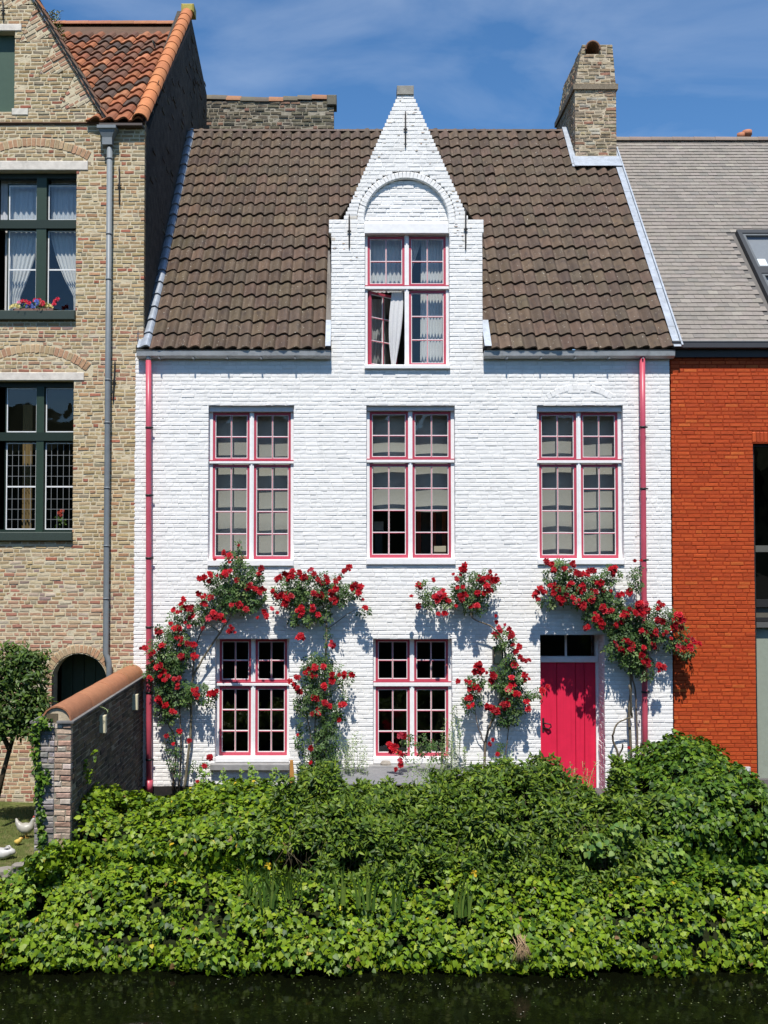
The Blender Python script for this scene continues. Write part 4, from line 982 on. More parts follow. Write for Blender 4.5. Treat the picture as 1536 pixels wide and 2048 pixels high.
def wall_lamp(px, y0, y1, lab):
    d = GX1*FPX/(px-CX); Y = d+CAM_Y; za, zb = PZ(y1, Y), PZ(y0, Y)
    w = empty('wall_lamp', lab, 'lamp', 'garden wall lamps')
    MB().bevbox(GX1-.02, GX1+.075, Y-.02, Y+.06, za, zb, .006, (.60, .55, .38)).build('lens', M_CERAM, w)
    MB().box(GX1-.045, GX1-.021, Y-.045, Y+.06, za-.03, zb+.02, (.02, .02, .02)).build('black_strip', M_PAINT, w)  # thin black box along the left of the lens
wall_lamp(203, 1431, 1466, 'cream wall lamp on the garden wall, nearer the water'); wall_lamp(268, 1389, 1420, 'cream wall lamp on the garden wall, nearer the white house')
wl_ = empty('wall_lantern', 'flat cream wall lantern with dark frame among roses beside the middle ground window', 'lamp')
MB().bevbox(PX(985), PX(1001), -.10, -.02, PZ(1326), PZ(1296), .004, (.46, .41, .24)).build('lens', M_CERAM, wl_)
MB().box(PX(1001)+.001, PX(1003), -.12, -.002, PZ(1327), PZ(1293), (.03, .028, .025)).box(PX(984), PX(1001), -.12, -.002, PZ(1295.5), PZ(1292.5), (.03, .028, .025)).box(PX(983), PX(984.6), -.12, -.002, PZ(1327), PZ(1293), (.03, .028, .025)).box(PX(985), PX(1001), -.019, -.003, PZ(1326), PZ(1296), (.05, .05, .05)).build('frame', M_PAINT, wl_)
# ================================================================== THINGS IN THE GARDEN
tb = empty('stone_table', 'long low slate-topped stone table standing against the white wall', 'table')
tz = PZ(1535, -.1)
MB().bevbox(PX(683, 1535, -.1), PX(962, 1535, -.1), -1.06, -.06, tz-.035, tz, .006).build('table_top', M_SLAB, tb)
for x in (PX(700), PX(930)): MB().bevbox(x-.1, x+.1, -.85, -.2, -.08, tz-.036, .01, (.3, .29, .27)).build('leg', M_STONE, tb)
st = MB(); vs = []; c = P(771, 1524, -.05)
for i, z in enumerate((-.045, .0, .04)):
    for k in range(8):
        a = k*math.pi/4; r = (.9, 1, .7)[i]*random.uniform(.85, 1.1); vs.append((c.x+.085*r*math.cos(a), -.05+.035*r*math.sin(a), tz+.05+z))
st.add(vs, [(i*8+k, i*8+(k+1) % 8, i*8+8+(k+1) % 8, i*8+8+k) for i in range(2) for k in range(8)]+[tuple(range(7, -1, -1)), tuple(range(16, 24))], (.36, .32, .27)); st.build('loose_stone', M_STONE, None, label='rough grey stone lying under the sill of the middle ground window', cat='stone')
mb = MB(); a = [P(x, y, -.55) for x, y in ((580, 1520), (586, 1520), (592, 1600), (579, 1600))]
mb.add([(p.x, y, p.z) for y in (-.58, -.54) for p in a], [(0, 3, 2, 1), (4, 5, 6, 7), (0, 1, 5, 4), (1, 2, 6, 5), (2, 3, 7, 6), (3, 0, 4, 7)], (.46, .22, .055)); mb.build('wooden_stake', M_PAINT, None, label='pale orange wooden stake beside the left ground window', cat='stake')
# garden ornaments
def blob(mb, pts, rads, n, col, sy=1.0): return mb.tube(pts, rads, n, col)
def lawn_z(x, y): return -.055+.10*max(0, min(1, (-y)/2.5))+.018*math.sin(3*x+2*y)+.012*math.sin(5*y)
hen = empty('hen_ornament', 'white hen figure with upright tail on the lawn beside the wall', 'hen')
hy = -2.2; hp = P(52, 1660, hy); hz = lawn_z(hp.x, hy); V = lambda a, b, c: (hp.x+a, hy+b, hz+c)
mb = MB(); blob(mb, [V(-.13, 0, .25), V(-.115, 0, .20), V(-.08, 0, .15), V(-.03, 0, .125), V(.03, 0, .125), V(.07, 0, .155), V(.085, 0, .195), V(.092, 0, .225), V(.105, 0, .24), V(.12, 0, .238)], [.010, .028, .05, .072, .072, .052, .034, .027, .025, .008], 12, (.34, .32, .27)); mb.build('body', M_CERAM, hen)
MB().tube([V(.085, 0, .258), V(.10, 0, .275), V(.115, 0, .258)], [.006, .012, .005], 6, (.5, .05, .03)).build('comb', M_CERAM, hen)
MB().tube([V(.12, 0, .236), V(.145, 0, .228)], [.009, .002], 6, (.5, .3, .05)).build('beak', M_CERAM, hen)
for s in (-.025, .025): MB().tube([V(0, s, .07), V(.005, s, .03), V(0, s, .004), V(.04, s, .004)], [.012, .008, .008, .005], 6, (.45, .28, .06)).build('leg', M_CERAM, hen)
chick = empty('chick_ornament', 'small yellow chick figure on the grass below the hen', 'chick'); cy = -2.5; cp = P(36, 1682, cy); hz = lawn_z(cp.x, cy); V = lambda a, b, c: (cp.x+a, cy+b, hz+c)
MB().tube([V(-.05, 0, .05), V(-.03, 0, .045), V(.0, 0, .042), V(.025, 0, .06), V(.035, 0, .085), V(.045, 0, .095)], [.006, .026, .036, .027, .022, .010], 10, (.55, .38, .08)).build('body', M_CERAM, chick)
MB().tube([V(.05, 0, .09), V(.068, 0, .085)], [.007, .001], 5, (.5, .2, .04)).build('beak', M_CERAM, chick)
rab = empty('rabbit_ornament', 'grey-white rabbit figure with laid-back ears on the bare lawn', 'rabbit'); ry = -3.0; rp_ = P(10, 1712, ry); hz = lawn_z(rp_.x, ry); V = lambda a, b, c: (rp_.x+a, ry+b, hz+c)
MB().tube([V(-.13, 0, .06), V(-.11, 0, .06), V(-.06, 0, .075), V(0, 0, .075), V(.045, 0, .085), V(.075, 0, .10), V(.105, 0, .09), V(.125, 0, .08)], [.01, .04, .072, .066, .05, .045, .035, .010], 12, (.45, .44, .42)).build('body', M_CERAM, rab)
for s in (-.022, .022): MB().tube([V(.07, s, .135), V(.04, s*1.3, .155), V(-.005, s*1.5, .150)], [.008, .015, .004], 6, (.42, .40, .38)).build('ear', M_CERAM, rab)
for i, (px_, py_, Y, s) in enumerate(((12, 1745, -4.0, .16), (40, 1735, -4.05, .12))):
    p = P(px_, py_, Y); vs = []
    for z in (-.1, .0, .06):
        for k in range(7): a = k*.9; vs.append((p.x+s*(1 if z < .05 else .7)*random.uniform(.8, 1.1)*math.cos(a), Y+.7*s*random.uniform(.8, 1.1)*math.sin(a), p.z+z-.02))
    MB().add(vs, [(j*7+k, j*7+(k+1) % 7, j*7+7+(k+1) % 7, j*7+7+k) for j in range(2) for k in range(7)]+[tuple(range(14, 21))], (.24, .215, .18)).build('edging_stone', M_STONE, None, label=('larger brown edging stone at the lawn end, cut by the frame', 'small brown edging stone where the lawn meets the ivy', 'edging stone at the outer end of the lawn edge')[i], cat='stone', group='edging stones')

# ================================================================== BLINDS AND CURTAINS
def sheet(name, fx, z0, z1, y, folds, amp, mat, col, label, cat, group, nx=44, nz=14, zf=None, ph=0):
    mb = MB(); vs = []
    for j in range(nz+1):
        t = j/nz; z = z1+(z0-z1)*t; a, b = fx(t)
        for i in range(nx+1):
            u = i/nx; vs.append((a+(b-a)*u, y+amp*math.sin(folds*2*math.pi*u+ph+.6*math.sin(3*t+ph))*(.35+.65*t)+(zf(u, t)[0] if zf else 0), z+(zf(u, t)[1] if zf else 0)))
    mb.add(vs, [(j*(nx+1)+i, (j+1)*(nx+1)+i, (j+1)*(nx+1)+i+1, j*(nx+1)+i+1) for j in range(nz) for i in range(nx)], col, True)
    return mb.build(name, mat, None, label=label, cat=cat, group=group)
bl = [('left', 0, 1128, 1128), ('middle', 1, 1018, 1021), ('right', 2, 1128, 1128)]
for nm, wi, ya, yb in bl:
    w = WIN[wi]; xm = (w['X0']+w['X1'])/2
    for si, (a, b, yy) in enumerate(((w['X0']-.05, xm-.006, ya), (xm+.006, w['X1']+.05, yb))):
        k0 = random.random()*3
        sheet('roman_blind', lambda t, a=a, b=b: (a, b), PZ(yy), w['Zzt']+.12, .30+.012*si, 1.2, .004, M_FAB, (1, 1, 1), f'pale linen blind behind the {("left", "right")[si]} half of the {nm} first-floor window', 'blind', 'linen blinds', 12, 44,
              lambda u, t, k0=k0: (.012*abs(math.sin(t*math.pi*4))+.006*math.sin(u*3+k0), .012*math.sin(u*4+k0)))
w = WIN[5]; LC = (.80, .80, .79)
xa, xb, xm = w['X0']+.03, w['X1']-.03, (w['X0']+w['X1'])/2
sheet('curtain', lambda t: (xa, xm-.03), w['Ztb']+.02, w['Zzs']+.05, .32, 9, .018, M_LACE, LC, 'white curtain behind the upper left panes of the dormer window', 'curtain', 'dormer curtains')
sheet('curtain', lambda t: (xm+.24-.02*t, xb+.05), w['Zzb'], w['Zzs']+.05, .31, 9, .02, M_LACE, LC, 'white curtain at the right side of the dormer window', 'curtain', 'dormer curtains', 60)
sheet('curtain', lambda t: (xm+.02, xm+.26-.26*t), PZ(566), w['Zzs']+.05, .335, 4, .015, M_LACE, LC, 'narrow drawn curtain in the upper right panes of the dormer window', 'curtain', 'dormer curtains')
sheet('curtain', lambda t: (xm-.23-.05*math.sin(t*3), xm-.05-.13*t*t), w['Zzb']+.01, w['Ztb']-.01, .19, 3, .012, M_LACE, LC, 'white curtain billowing in the open dormer casement', 'curtain', 'dormer curtains', 30, 14, lambda u, t: (-.05*math.sin(t*2.6), 0))
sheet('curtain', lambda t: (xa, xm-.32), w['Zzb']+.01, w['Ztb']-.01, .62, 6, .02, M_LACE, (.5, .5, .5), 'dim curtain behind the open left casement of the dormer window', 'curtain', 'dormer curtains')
c2 = .31
sheet('lace_curtain', lambda t: (PX(-20), PX(60)), PZ(430), PZ(345), c2, 7, .016, M_LACE, (.72, .74, .78), 'short lace curtain in the upper left light of the upper green window', 'curtain', 'lace curtains', 44, 8)
sheet('lace_curtain', lambda t: (PX(84), PX(150)), PZ(430), PZ(345), c2, 7, .016, M_LACE, (.72, .74, .78), 'short lace curtain in the upper right light of the upper green window', 'curtain', 'lace curtains', 44, 8)
sheet('lace_curtain', lambda t: (PX(-10), PX(62)-(PX(62)-PX(22))*min(1, t*1.25)**1.6), PZ(622), PZ(440), c2, 7, .02, M_LACE, (.78, .77, .76), 'lace curtain tied to the left in the upper green window', 'curtain', 'lace curtains', 50)
sheet('lace_curtain', lambda t: (PX(82)+(PX(132)-PX(82))*min(1, t*1.25)**1.6, PX(150)), PZ(622), PZ(440), c2, 7, .02, M_LACE, (.78, .77, .76), 'lace curtain tied to the right in the upper green window', 'curtain', 'lace curtains', 50)
sheet('drape', lambda t: (PX(22), PX(42)), PZ(1062), PZ(800), .5, 3, .02, M_LACE, (.32, .22, .10), 'ochre drape behind the leaded left light of the lower green window', 'curtain', 'drapes', 16)
sheet('drape', lambda t: (PX(134), PX(150)), PZ(1062), PZ(800), .5, 3, .02, M_LACE, (.25, .10, .09), 'dull red drape at the right side of the lower green window', 'curtain', 'drapes', 16)
# things seen dimly in the middle room
zfl = PZ(1215)+.05
cup = empty('striped_cupboard', 'dark cupboard with red stripes seen through the middle first-floor window', 'cupboard')
for i, (a, b, c) in enumerate(((833, 842, (.35, .06, .03)), (842, 862, (.05, .03, .02)), (862, 872, (.35, .06, .03)), (872, 884, (.06, .03, .02)), (884, 893, (.35, .08, .03)))):
    MB().bevbox(P(a, 1050, .9).x+.002, P(b, 1050, .9).x-.002, .9, 1.2, zfl, PZ(1000, .9), .004, c).build('panel', M_PAINT, cup)
MB().bevbox(P(868, 1090, .6).x, P(892, 1090, .6).x, .6, .8, PZ(1104, .6), PZ(1092, .6), .004, (.55, .48, .36)).box(P(868, 1090, .6).x, P(892, 1090, .6).x, .61, .79, zfl, PZ(1105, .6), (.2, .14, .1)).build('bedside_box', M_PAINT, None, label='pale box on a dark stand behind the middle first-floor window', cat='box')
MB().bevbox(P(748, 1055, .9).x, P(767, 1055, .9).x, .9, .94, PZ(1061, .9), PZ(1043, .9), .003, (.5, .5, .48)).box(P(750, 1055, .9).x, P(765, 1055, .9).x, .941, 1.0, zfl, PZ(1062, .9), (.05, .05, .05)).build('screen', M_PAINT, None, label='pale rectangular screen in the dark left of the middle first-floor window', cat='screen')

# ================================================================== PLANTS
M_IVY = pbr('ivy_leaf', None, .48, .15, 25, 0, spec=.30, transl=(.22, (1.2, 1.25, .35)))
M_LEAF = pbr('green_leaf', None, .50, .15, 25, 0, spec=.28, transl=(.22, (1.2, 1.25, .35)))
M_PETAL = pbr('red_petal', None, .55, .10, 30, 0, spec=.3, transl=(.22, (1, .5, .5)))
M_BARK = pbr('rose_bark', (.17, .14, .10), .9, .3, 30, .5, 80, spec=.15)
M_CORE = pbr('dark_core_under_leaves', (.016, .020, .008), 1, .4, 14, .6, 30, spec=.05)  # backing under the leaves, darkened so that the gaps look shaded
def vnoise(p, seed=0):
    p = np.asarray(p, float); i = np.floor(p).astype(np.int64); f = p-i; f = f*f*(3-2*f)
    def h(a): 
        n = (a[..., 0]*374761393+a[..., 1]*668265263+a[..., 2]*2147483647+seed*1274126177) & 0xffffffff
        n = ((n ^ (n >> 13))*1274126177) & 0xffffffff; return ((n ^ (n >> 16)) & 0xffff)/65535.0
    r = 0
    for dx in (0, 1):
        for dy in (0, 1):
            for dz in (0, 1):
                w = (f[..., 0] if dx else 1-f[..., 0])*(f[..., 1] if dy else 1-f[..., 1])*(f[..., 2] if dz else 1-f[..., 2])
                r = r+w*h(i+np.array([dx, dy, dz]))
    return r
def fan(pts, c, fold=.18, tipd=.12):
    v = [(c[0], c[1], 0)]+[(x, y, -fold*abs(x)-tipd*max(0, y-.3)**2) for x, y in pts]; n = len(pts)
    return np.array(v, float), np.array([(0, 1+k, 1+(k+1) % n) for k in range(n)])
IVY_T = [fan([(0, .02), (.20, -.14), (.50, .0), (.36, .26), (.46, .52), (.19, .58), (0, 1), (-.19, .58), (-.46, .52), (-.36, .26), (-.50, .0), (-.20, -.14)], (0, .3)),
         fan([(0, .03), (.25, -.10), (.52, .12), (.34, .42), (.12, .66), (0, 1.02), (-.14, .62), (-.36, .40), (-.5, .08), (-.24, -.12)], (0, .28), .25),
         fan([(0, .0), (.30, -.05), (.44, .22), (.28, .6), (0, .95), (-.30, .58), (-.45, .2), (-.28, -.06)], (0, .35), .12, .2)]
PRIV_T = [fan([(0, 0), (.15, .28), (.14, .62), (0, 1), (-.14, .62), (-.15, .28)], (0, .5), .35, .25), fan([(0, 0), (.19, .3), (.16, .66), (0, 1), (-.16, .62), (-.18, .28)], (0, .5), .1, .5)]
def compound():
    V = []; F = []
    for (x, y, a, s) in ((0, .45, 0, .55), (.10, .30, -1.1, .46), (-.10, .30, 1.1, .46), (.06, .05, -1.3, .40), (-.06, .05, 1.3, .40)):
        v, f = fan([(0, 0), (.26, .3), (.22, .68), (0, 1), (-.22, .68), (-.26, .3)], (0, .5), .25, .3); v = v*s
        c, sn = math.cos(a), math.sin(a); v2 = np.stack([v[:, 0]*c-v[:, 1]*sn+x, v[:, 0]*sn+v[:, 1]*c+y, v[:, 2]], 1)
        F.append(f+sum(len(q) for q in V)); V.append(v2)
    return np.concatenate(V), np.concatenate(F)
ROSE_T = [compound()]
def norm(a): return a/np.maximum(1e-9, np.linalg.norm(a, axis=1, keepdims=True))
def leaves(parent, templ, pos, nrm, tip, size, col, mat, jitter=.45, n_ind=0, name='foliage', iname='leaf', tname='leaf'):
    """pos, nrm, tip (N,3); the joined mass, plus the n_ind nearest and largest as leaves of their own"""
    N = len(pos); nrm = norm(nrm+RNG.normal(0, jitter, (N, 3))); tip = tip+RNG.normal(0, jitter, (N, 3)); tip = norm(tip-nrm*(tip*nrm).sum(1, keepdims=True)); bx = np.cross(tip, nrm)
    k = RNG.integers(0, len(templ), N); ind = np.zeros(N, bool)
    if n_ind:
        d = np.linalg.norm(pos-np.array([0, CAM_Y, CAM_Z]), axis=1); sc = size/d*np.clip(nrm[:, 1]*-1+.3*nrm[:, 2], .05, 1)
        inview = (np.abs(pos[:, 0]+.05) < 4.0) & (pos[:, 2] > ZW+.05); sc = sc*inview; ind[np.argsort(-sc)[:n_ind]] = True
    VV = []; FF = []; CC = []; off = 0
    for t, (tv, tf) in enumerate(templ):
        s = np.where((k == t) & ~ind)[0]
        if len(s) == 0: continue
        L = tv[None, :, :]*size[s][:, None, None]
        W = pos[s][:, None, :]+L[..., 0:1]*bx[s][:, None, :]+L[..., 1:2]*tip[s][:, None, :]+L[..., 2:3]*nrm[s][:, None, :]
        n = len(tv); VV.append(W.reshape(-1, 3)); CC.append(np.repeat(col[s], n, 0)); FF.append((tf[None]+(np.arange(len(s))*n)[:, None, None]+off).reshape(-1, 3)); off += len(s)*n
    if VV: link(name, np_mesh(name, np.concatenate(VV), np.concatenate(FF), np.concatenate(CC), mat), parent, kind='stuff')
    for i in np.where(ind)[0]:
        t = k[i]; key = (tname, int(t), mat.name)
        if key not in _shared: _shared[key] = np_mesh(iname, templ[t][0], templ[t][1], np.ones((len(templ[t][0]), 3)), mat)
        o = bpy.data.objects.new(iname, _shared[key]); COL.objects.link(o); o.parent = parent
        o.matrix_local = Matrix.Translation(Vector(pos[i])) @ (Matrix((Vector(bx[i]), Vector(tip[i]), Vector(nrm[i]))).transposed()*float(size[i])).to_4x4(); o.color = (*[float(c) for c in col[i]], 1)
def palette(n, cols, d=.18):
    w = np.array([c[0] for c in cols], float); ix = RNG.choice(len(cols), n, p=w/w.sum()); c = np.array([c[1] for c in cols])[ix]
    return c*(1+RNG.uniform(-d, d, (n, 1)))*(1+RNG.uniform(-.06, .06, (n, 3)))

# ---- the planted bank: a profile from the water up to a crest and down behind it, read off the photograph along the bank
CT = [(-330, 1770, -4.15), (-100, 1768, -4.15), (0, 1752, -4.2), (50, 1735, -4.2), (95, 1705, -4.15), (128, 1695, -4.1), (150, 1640, -3.7), (172, 1580, -3.0), (205, 1562, -2.8), (250, 1592, -2.6), (300, 1600, -2.5), (345, 1592, -2.5), (400, 1578, -2.5), (470, 1560, -2.6), (560, 1562, -2.7), (640, 1554, -3.05),
      (690, 1572, -3.05), (720, 1588, -3.05), (800, 1594, -3.05), (860, 1580, -3.05), (930, 1546, -3.05), (1000, 1542, -3.05), (1070, 1552, -3.05), (1130, 1564, -3.05), (1190, 1584, -2.7), (1225, 1576, -2.6), (1255, 1548, -2.4), (1290, 1502, -2.2), (1335, 1464, -2.1), (1375, 1474, -2.1), (1410, 1484, -2.2), (1440, 1508, -2.3), (1470, 1548, -2.4), (1500, 1590, -2.5), (1540, 1602, -2.6), (1760, 1605, -2.6)]
cxs = np.array([P(a, b, c).x for a, b, c in CT]); czs = np.array([P(a, b, c).z for a, b, c in CT]); cys = np.array([c for a, b, c in CT])
def bank(X, T):
    """X (n), T 0..1 along the profile -> points (n,3); T<.42 is the low shelf over the water"""
    zc = np.interp(X, cxs, czs); yc = np.interp(X, cxs, cys); low = np.clip((X-(GX1-.42))/.35, 0, 1)
    lip = .05*np.sin(X*2.1)+.04*np.sin(X*5.3+1)+.03*np.sin(X*11)
    zsh = np.where(low > .5, ZW+.70+.05*np.sin(X*1.7), zc-.12)
    ky = [np.full_like(X, -4.62), -4.92+lip, -4.86+lip*.8, -4.62+lip*.4, -4.28+0*X, np.where(low > .5, -3.82+0*X, yc-.05), np.where(low > .5, -3.98+0*X, yc+.0), np.where(low > .5, np.minimum(-3.62, yc-.38), yc+.04), np.where(low > .5, yc, yc+.08), np.where(low > .5, yc+.42, yc+.14), np.where(low > .5, yc+.6, yc+.2)]
    kz = [ZW+.0+0*X, ZW+.06-lip*.5, ZW+.26+0*X, ZW+.50+0*X, zsh, np.where(low > .5, zsh+.02, zsh+np.maximum(.03, (zc-zsh)*.22)), zsh+(zc-zsh)*.45, zsh+(zc-zsh)*.84, zc, np.where(low > .5, zsh+(zc-zsh)*.65, zc-.1), np.where(low > .5, zsh*.5, zc-.3)]
    kt = [0, .06, .14, .26, .42, .50, .62, .74, .84, .93, 1]
    Y = np.zeros_like(X); Z = np.zeros_like(X)
    for i in range(len(kt)-1):
        m = (T >= kt[i]) & (T <= kt[i+1]); f = np.clip((T-kt[i])/(kt[i+1]-kt[i]), 0, 1)
        Y = np.where(m, ky[i]+(ky[i+1]-ky[i])*f, Y); Z = np.where(m, kz[i]+(kz[i+1]-kz[i])*f, Z)
    return np.stack([X, Y, Z], 1)
def bank_n(X, T, e=.02):
    a = bank(X, np.clip(T-e, 0, 1)); b = bank(X, np.clip(T+e, 0, 1)); c = bank(X-.04, T); d = bank(X+.04, T)
    n = np.cross(d-c, b-a); return norm(n)
gy, gx_ = np.meshgrid(np.linspace(0, 1, 60), np.linspace(-6.5, 8, 240), indexing='ij')
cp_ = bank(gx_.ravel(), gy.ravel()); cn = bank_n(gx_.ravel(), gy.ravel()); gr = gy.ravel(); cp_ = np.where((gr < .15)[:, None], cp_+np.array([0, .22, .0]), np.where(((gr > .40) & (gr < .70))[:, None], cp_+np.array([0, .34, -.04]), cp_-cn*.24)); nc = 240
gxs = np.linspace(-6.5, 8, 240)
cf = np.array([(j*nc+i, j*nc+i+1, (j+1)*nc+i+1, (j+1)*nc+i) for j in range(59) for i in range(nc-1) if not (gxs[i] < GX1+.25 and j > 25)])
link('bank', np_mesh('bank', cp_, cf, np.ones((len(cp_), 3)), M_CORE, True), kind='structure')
def bank_leaves(n, xr, tr, keep=None, amp=.24, deep=.21, hole=.362):
    n = int(n*3.2); X = RNG.uniform(*xr, n); T = RNG.uniform(*tr, n)
    if keep is not None: m = keep(X, T); X, T = X[m], T[m]
    e = .006; du = (bank(X+e, T)-bank(X-e, T))/(2*e); dv = (bank(X, np.clip(T+e, 0, 1))-bank(X, np.clip(T-e, 0, 1)))/(2*e)
    ar = np.linalg.norm(np.cross(du, dv), axis=1); m = RNG.random(len(X)) < np.clip(ar/(3.0*3.2), 0, 1); X, T = X[m], T[m]
    p = bank(X, T); nr = bank_n(X, T)
    b = vnoise(p*np.array([2.6, 2.6, 3.4]), 3)*amp+vnoise(p*7.0, 5)*amp*.5
    d = b-amp*.6-RNG.random(len(X))**1.6*deep
    gap = vnoise(p*np.array([4.2, 4.2, 5.2]), 9)*.65+vnoise(p*11, 19)*.35; ok = (gap > hole) | (RNG.random(len(X)) < .12)
    return (p+nr*d[:, None])[ok], nr[ok], X[ok], T[ok]
XA = P(575, 1600, -3).x; XB = P(1215, 1600, -2.7).x
IVYC = [(5, (.125, .205, .008)), (5, (.165, .25, .010)), (3.5, (.070, .135, .010)), (1.5, (.21, .275, .02)), (2, (.03, .07, .010)), (.10, (.45, .34, .02)), (.12, (.20, .12, .05))]
IVYD = [(5, (.062, .130, .010)), (4, (.10, .18, .010)), (4, (.030, .074, .009)), (1.4, (.16, .235, .02))]
PRIVC = [(4, (.075, .132, .012)), (3, (.115, .182, .014)), (3, (.034, .070, .010)), (1.6, (.17, .235, .022))]
def ivy_patch(label, n, xr, tr, keep, cols, size, nind, gl=M_IVY):
    t = empty('ivy', label, 'ivy', 'ivy on the bank'); p, nr, X, T = bank_leaves(n, xr, tr, keep)
    tip = np.stack([RNG.normal(0, .35, len(p)), np.full(len(p), -.25), np.full(len(p), -1.0)], 1)
    nr = norm(nr+np.array([0, -.10, .25]))
    leaves(t, IVY_T, p, nr, tip, size*RNG.uniform(.6, 1.25, len(p)), palette(len(p), cols), gl, .48, nind, tname='ivy_leaf'); return t
rough_edge = lambda X, T, x, s: (X-x)*s > .9*(vnoise(np.stack([X*1.5, T*7, X*2], 1), 11)-.5)+.5*(vnoise(np.stack([X*5, T*22, X*0], 1), 12)-.5)
low_line = lambda X: .43+.07*(vnoise(np.stack([X*1.3, X*0, X*0+.5], 1), 21)-.5)+.02*np.sin(X*7)
ivy_patch('bright green ivy hanging in a long low band over the canal water', 34000, (-5.6, 7), (.0, .50), lambda X, T: T < low_line(X)+.03, IVYC, .062, 300)
ivy_patch('light green ivy mound below the garden wall and the left roses', 20000, (-5.6, XA+.6), (.36, .97), lambda X, T: (T > low_line(X)-.03) & rough_edge(X, T, XA, -1), IVYC, .064, 300)
ivy_patch('tall dark green ivy mound climbing against the orange wall', 23000, (XB-.5, 7), (.36, .97), lambda X, T: (T > low_line(X)-.03) & rough_edge(X, T, XB+.1, 1), IVYD, .064, 300)
# ---- the small-leaved hedge between them
hg = empty('hedge', 'dense small-leaved dark green hedge in front of the red door and stone table', 'hedge')
p, nr, X, T = bank_leaves(52000, (XA-.35, XB+.5), (.38, .97), lambda X, T: (T > low_line(X)-.01) & rough_edge(X, T, XA, 1) & rough_edge(X, T, XB+.15, -1), .46, .25, .378)
tip = nr*.4+RNG.normal(0, .75, (len(p), 3))+np.array([0, -.2, .25])
up = norm(nr*.5+np.array([0, -.3, .8]))
leaves(hg, PRIV_T, p, up, tip, .082*RNG.uniform(.6, 1.25, len(p)), palette(len(p), PRIVC), M_LEAF, .6, 0)
st = MB()
for i in range(150):
    x = random.uniform(XA, XB); q = bank(np.array([x]), np.array([random.uniform(.55, .8)]))[0]; st.tube([(x, q[1]+.1, .0), (x+random.gauss(0, .05), q[1]+.05, q[2]*.6), (x+random.gauss(0, .08), q[1], q[2])], [.006, .005, .003], 4, (.5, .5, .4))
st.build('stems', M_BARK, hg, kind='stuff')
# ---- upright shoots rising out of the hedge: each clump a plant of its own
def shoots(name, label, cat, spots, leafcol, h, group, leaf=.055, templ=PRIV_T, per=16, stemcol=(.5, .6, .3), spread=.06, base=.25):
    t = empty(name, label, cat, group); st = MB(); PP = []; NN = []; TT = []
    for px_, py_, Y in spots:
        tp = P(px_, py_, Y); hh = h*random.uniform(.75, 1.2); b0 = Vector((tp.x+random.gauss(0, spread), Y+random.gauss(0, .05), tp.z-hh)); lean = Vector((tp.x, Y, tp.z))-b0
        st.tube([b0-Vector((0, 0, base)), b0, b0+lean*.5+Vector((random.gauss(0, .015), 0, 0)), Vector((tp.x, Y, tp.z))], [.005, .004, .003, .0015], 4, stemcol)
        for k in range(per):
            f = .12+.88*k/per; a = k*2.4+random.random(); q = b0+lean*f; PP.append(q[:]); d = (math.cos(a), math.sin(a), .55); TT.append(d); NN.append((-math.cos(a)*.5, -math.sin(a)*.5-.2, 1))
    st.build('stem', M_LEAF, t); n = len(PP)
    leaves(t, templ, np.array(PP), np.array(NN), np.array(TT), leaf*RNG.uniform(.6, 1.15, n), palette(n, leafcol), M_LEAF, .25, 0); return t
YG = [(3, (.10, .17, .03)), (2, (.14, .21, .05)), (1, (.07, .13, .03))]; RG = [(2, (.16, .15, .04)), (1, (.22, .10, .04)), (1, (.10, .15, .03))]; PG = [(3, (.16, .22, .09)), (2, (.22, .28, .13)), (1, (.11, .17, .06))]
rs = lambda n, x0, x1, y0, y1, Y: [(random.uniform(x0, x1), random.uniform(y0, y1), Y+random.gauss(0, .12)) for _ in range(n)]
shoots('leafy_shrub', 'upright leafy shoots rising past the right end of the stone table', 'shrub', rs(26, 955, 1025, 1500, 1560, -2.0), YG, .42, 'shoots above the hedge')
shoots('leafy_shrub', 'leafy shoots standing before the stone table under the window', 'shrub', rs(16, 815, 885, 1495, 1560, -2.1), YG, .38, 'shoots above the hedge')
shoots('leafy_shrub', 'reddish young shoots in front of the foot of the red door', 'shrub', rs(15, 1105, 1195, 1518, 1572, -2.3), RG, .30, 'shoots above the hedge', .05)
shoots('leafy_shrub', 'pale airy shrub between the left roses and the stone table', 'shrub', rs(24, 672, 735, 1450, 1545, -.5), PG, .5, 'shoots above the hedge', .055, per=24)
shoots('leafy_shrub', 'pale grey-green shrub at the right jamb of the middle ground window', 'shrub', rs(22, 892, 930, 1400, 1520, -.35), PG, .45, 'shoots above the hedge', .055, per=24)
shoots('leafy_shrub', 'low green shoots at the wall just left of the red door', 'shrub', rs(16, 1045, 1080, 1530, 1570, -1.6), YG, .3, 'shoots above the hedge')
shoots('leafy_shrub', 'small leafy sprout by the cut rose stems right of the red door', 'shrub', rs(7, 1255, 1285, 1490, 1560, -.5), YG, .3, 'shoots above the hedge')
shoots('leafy_shrub', 'loose ivy-like shoots under the sill of the left ground window', 'shrub', rs(24, 400, 560, 1520, 1560, -2.2), [(1, (.15, .24, .03))], .25, 'shoots above the hedge', .06, IVY_T, 7)
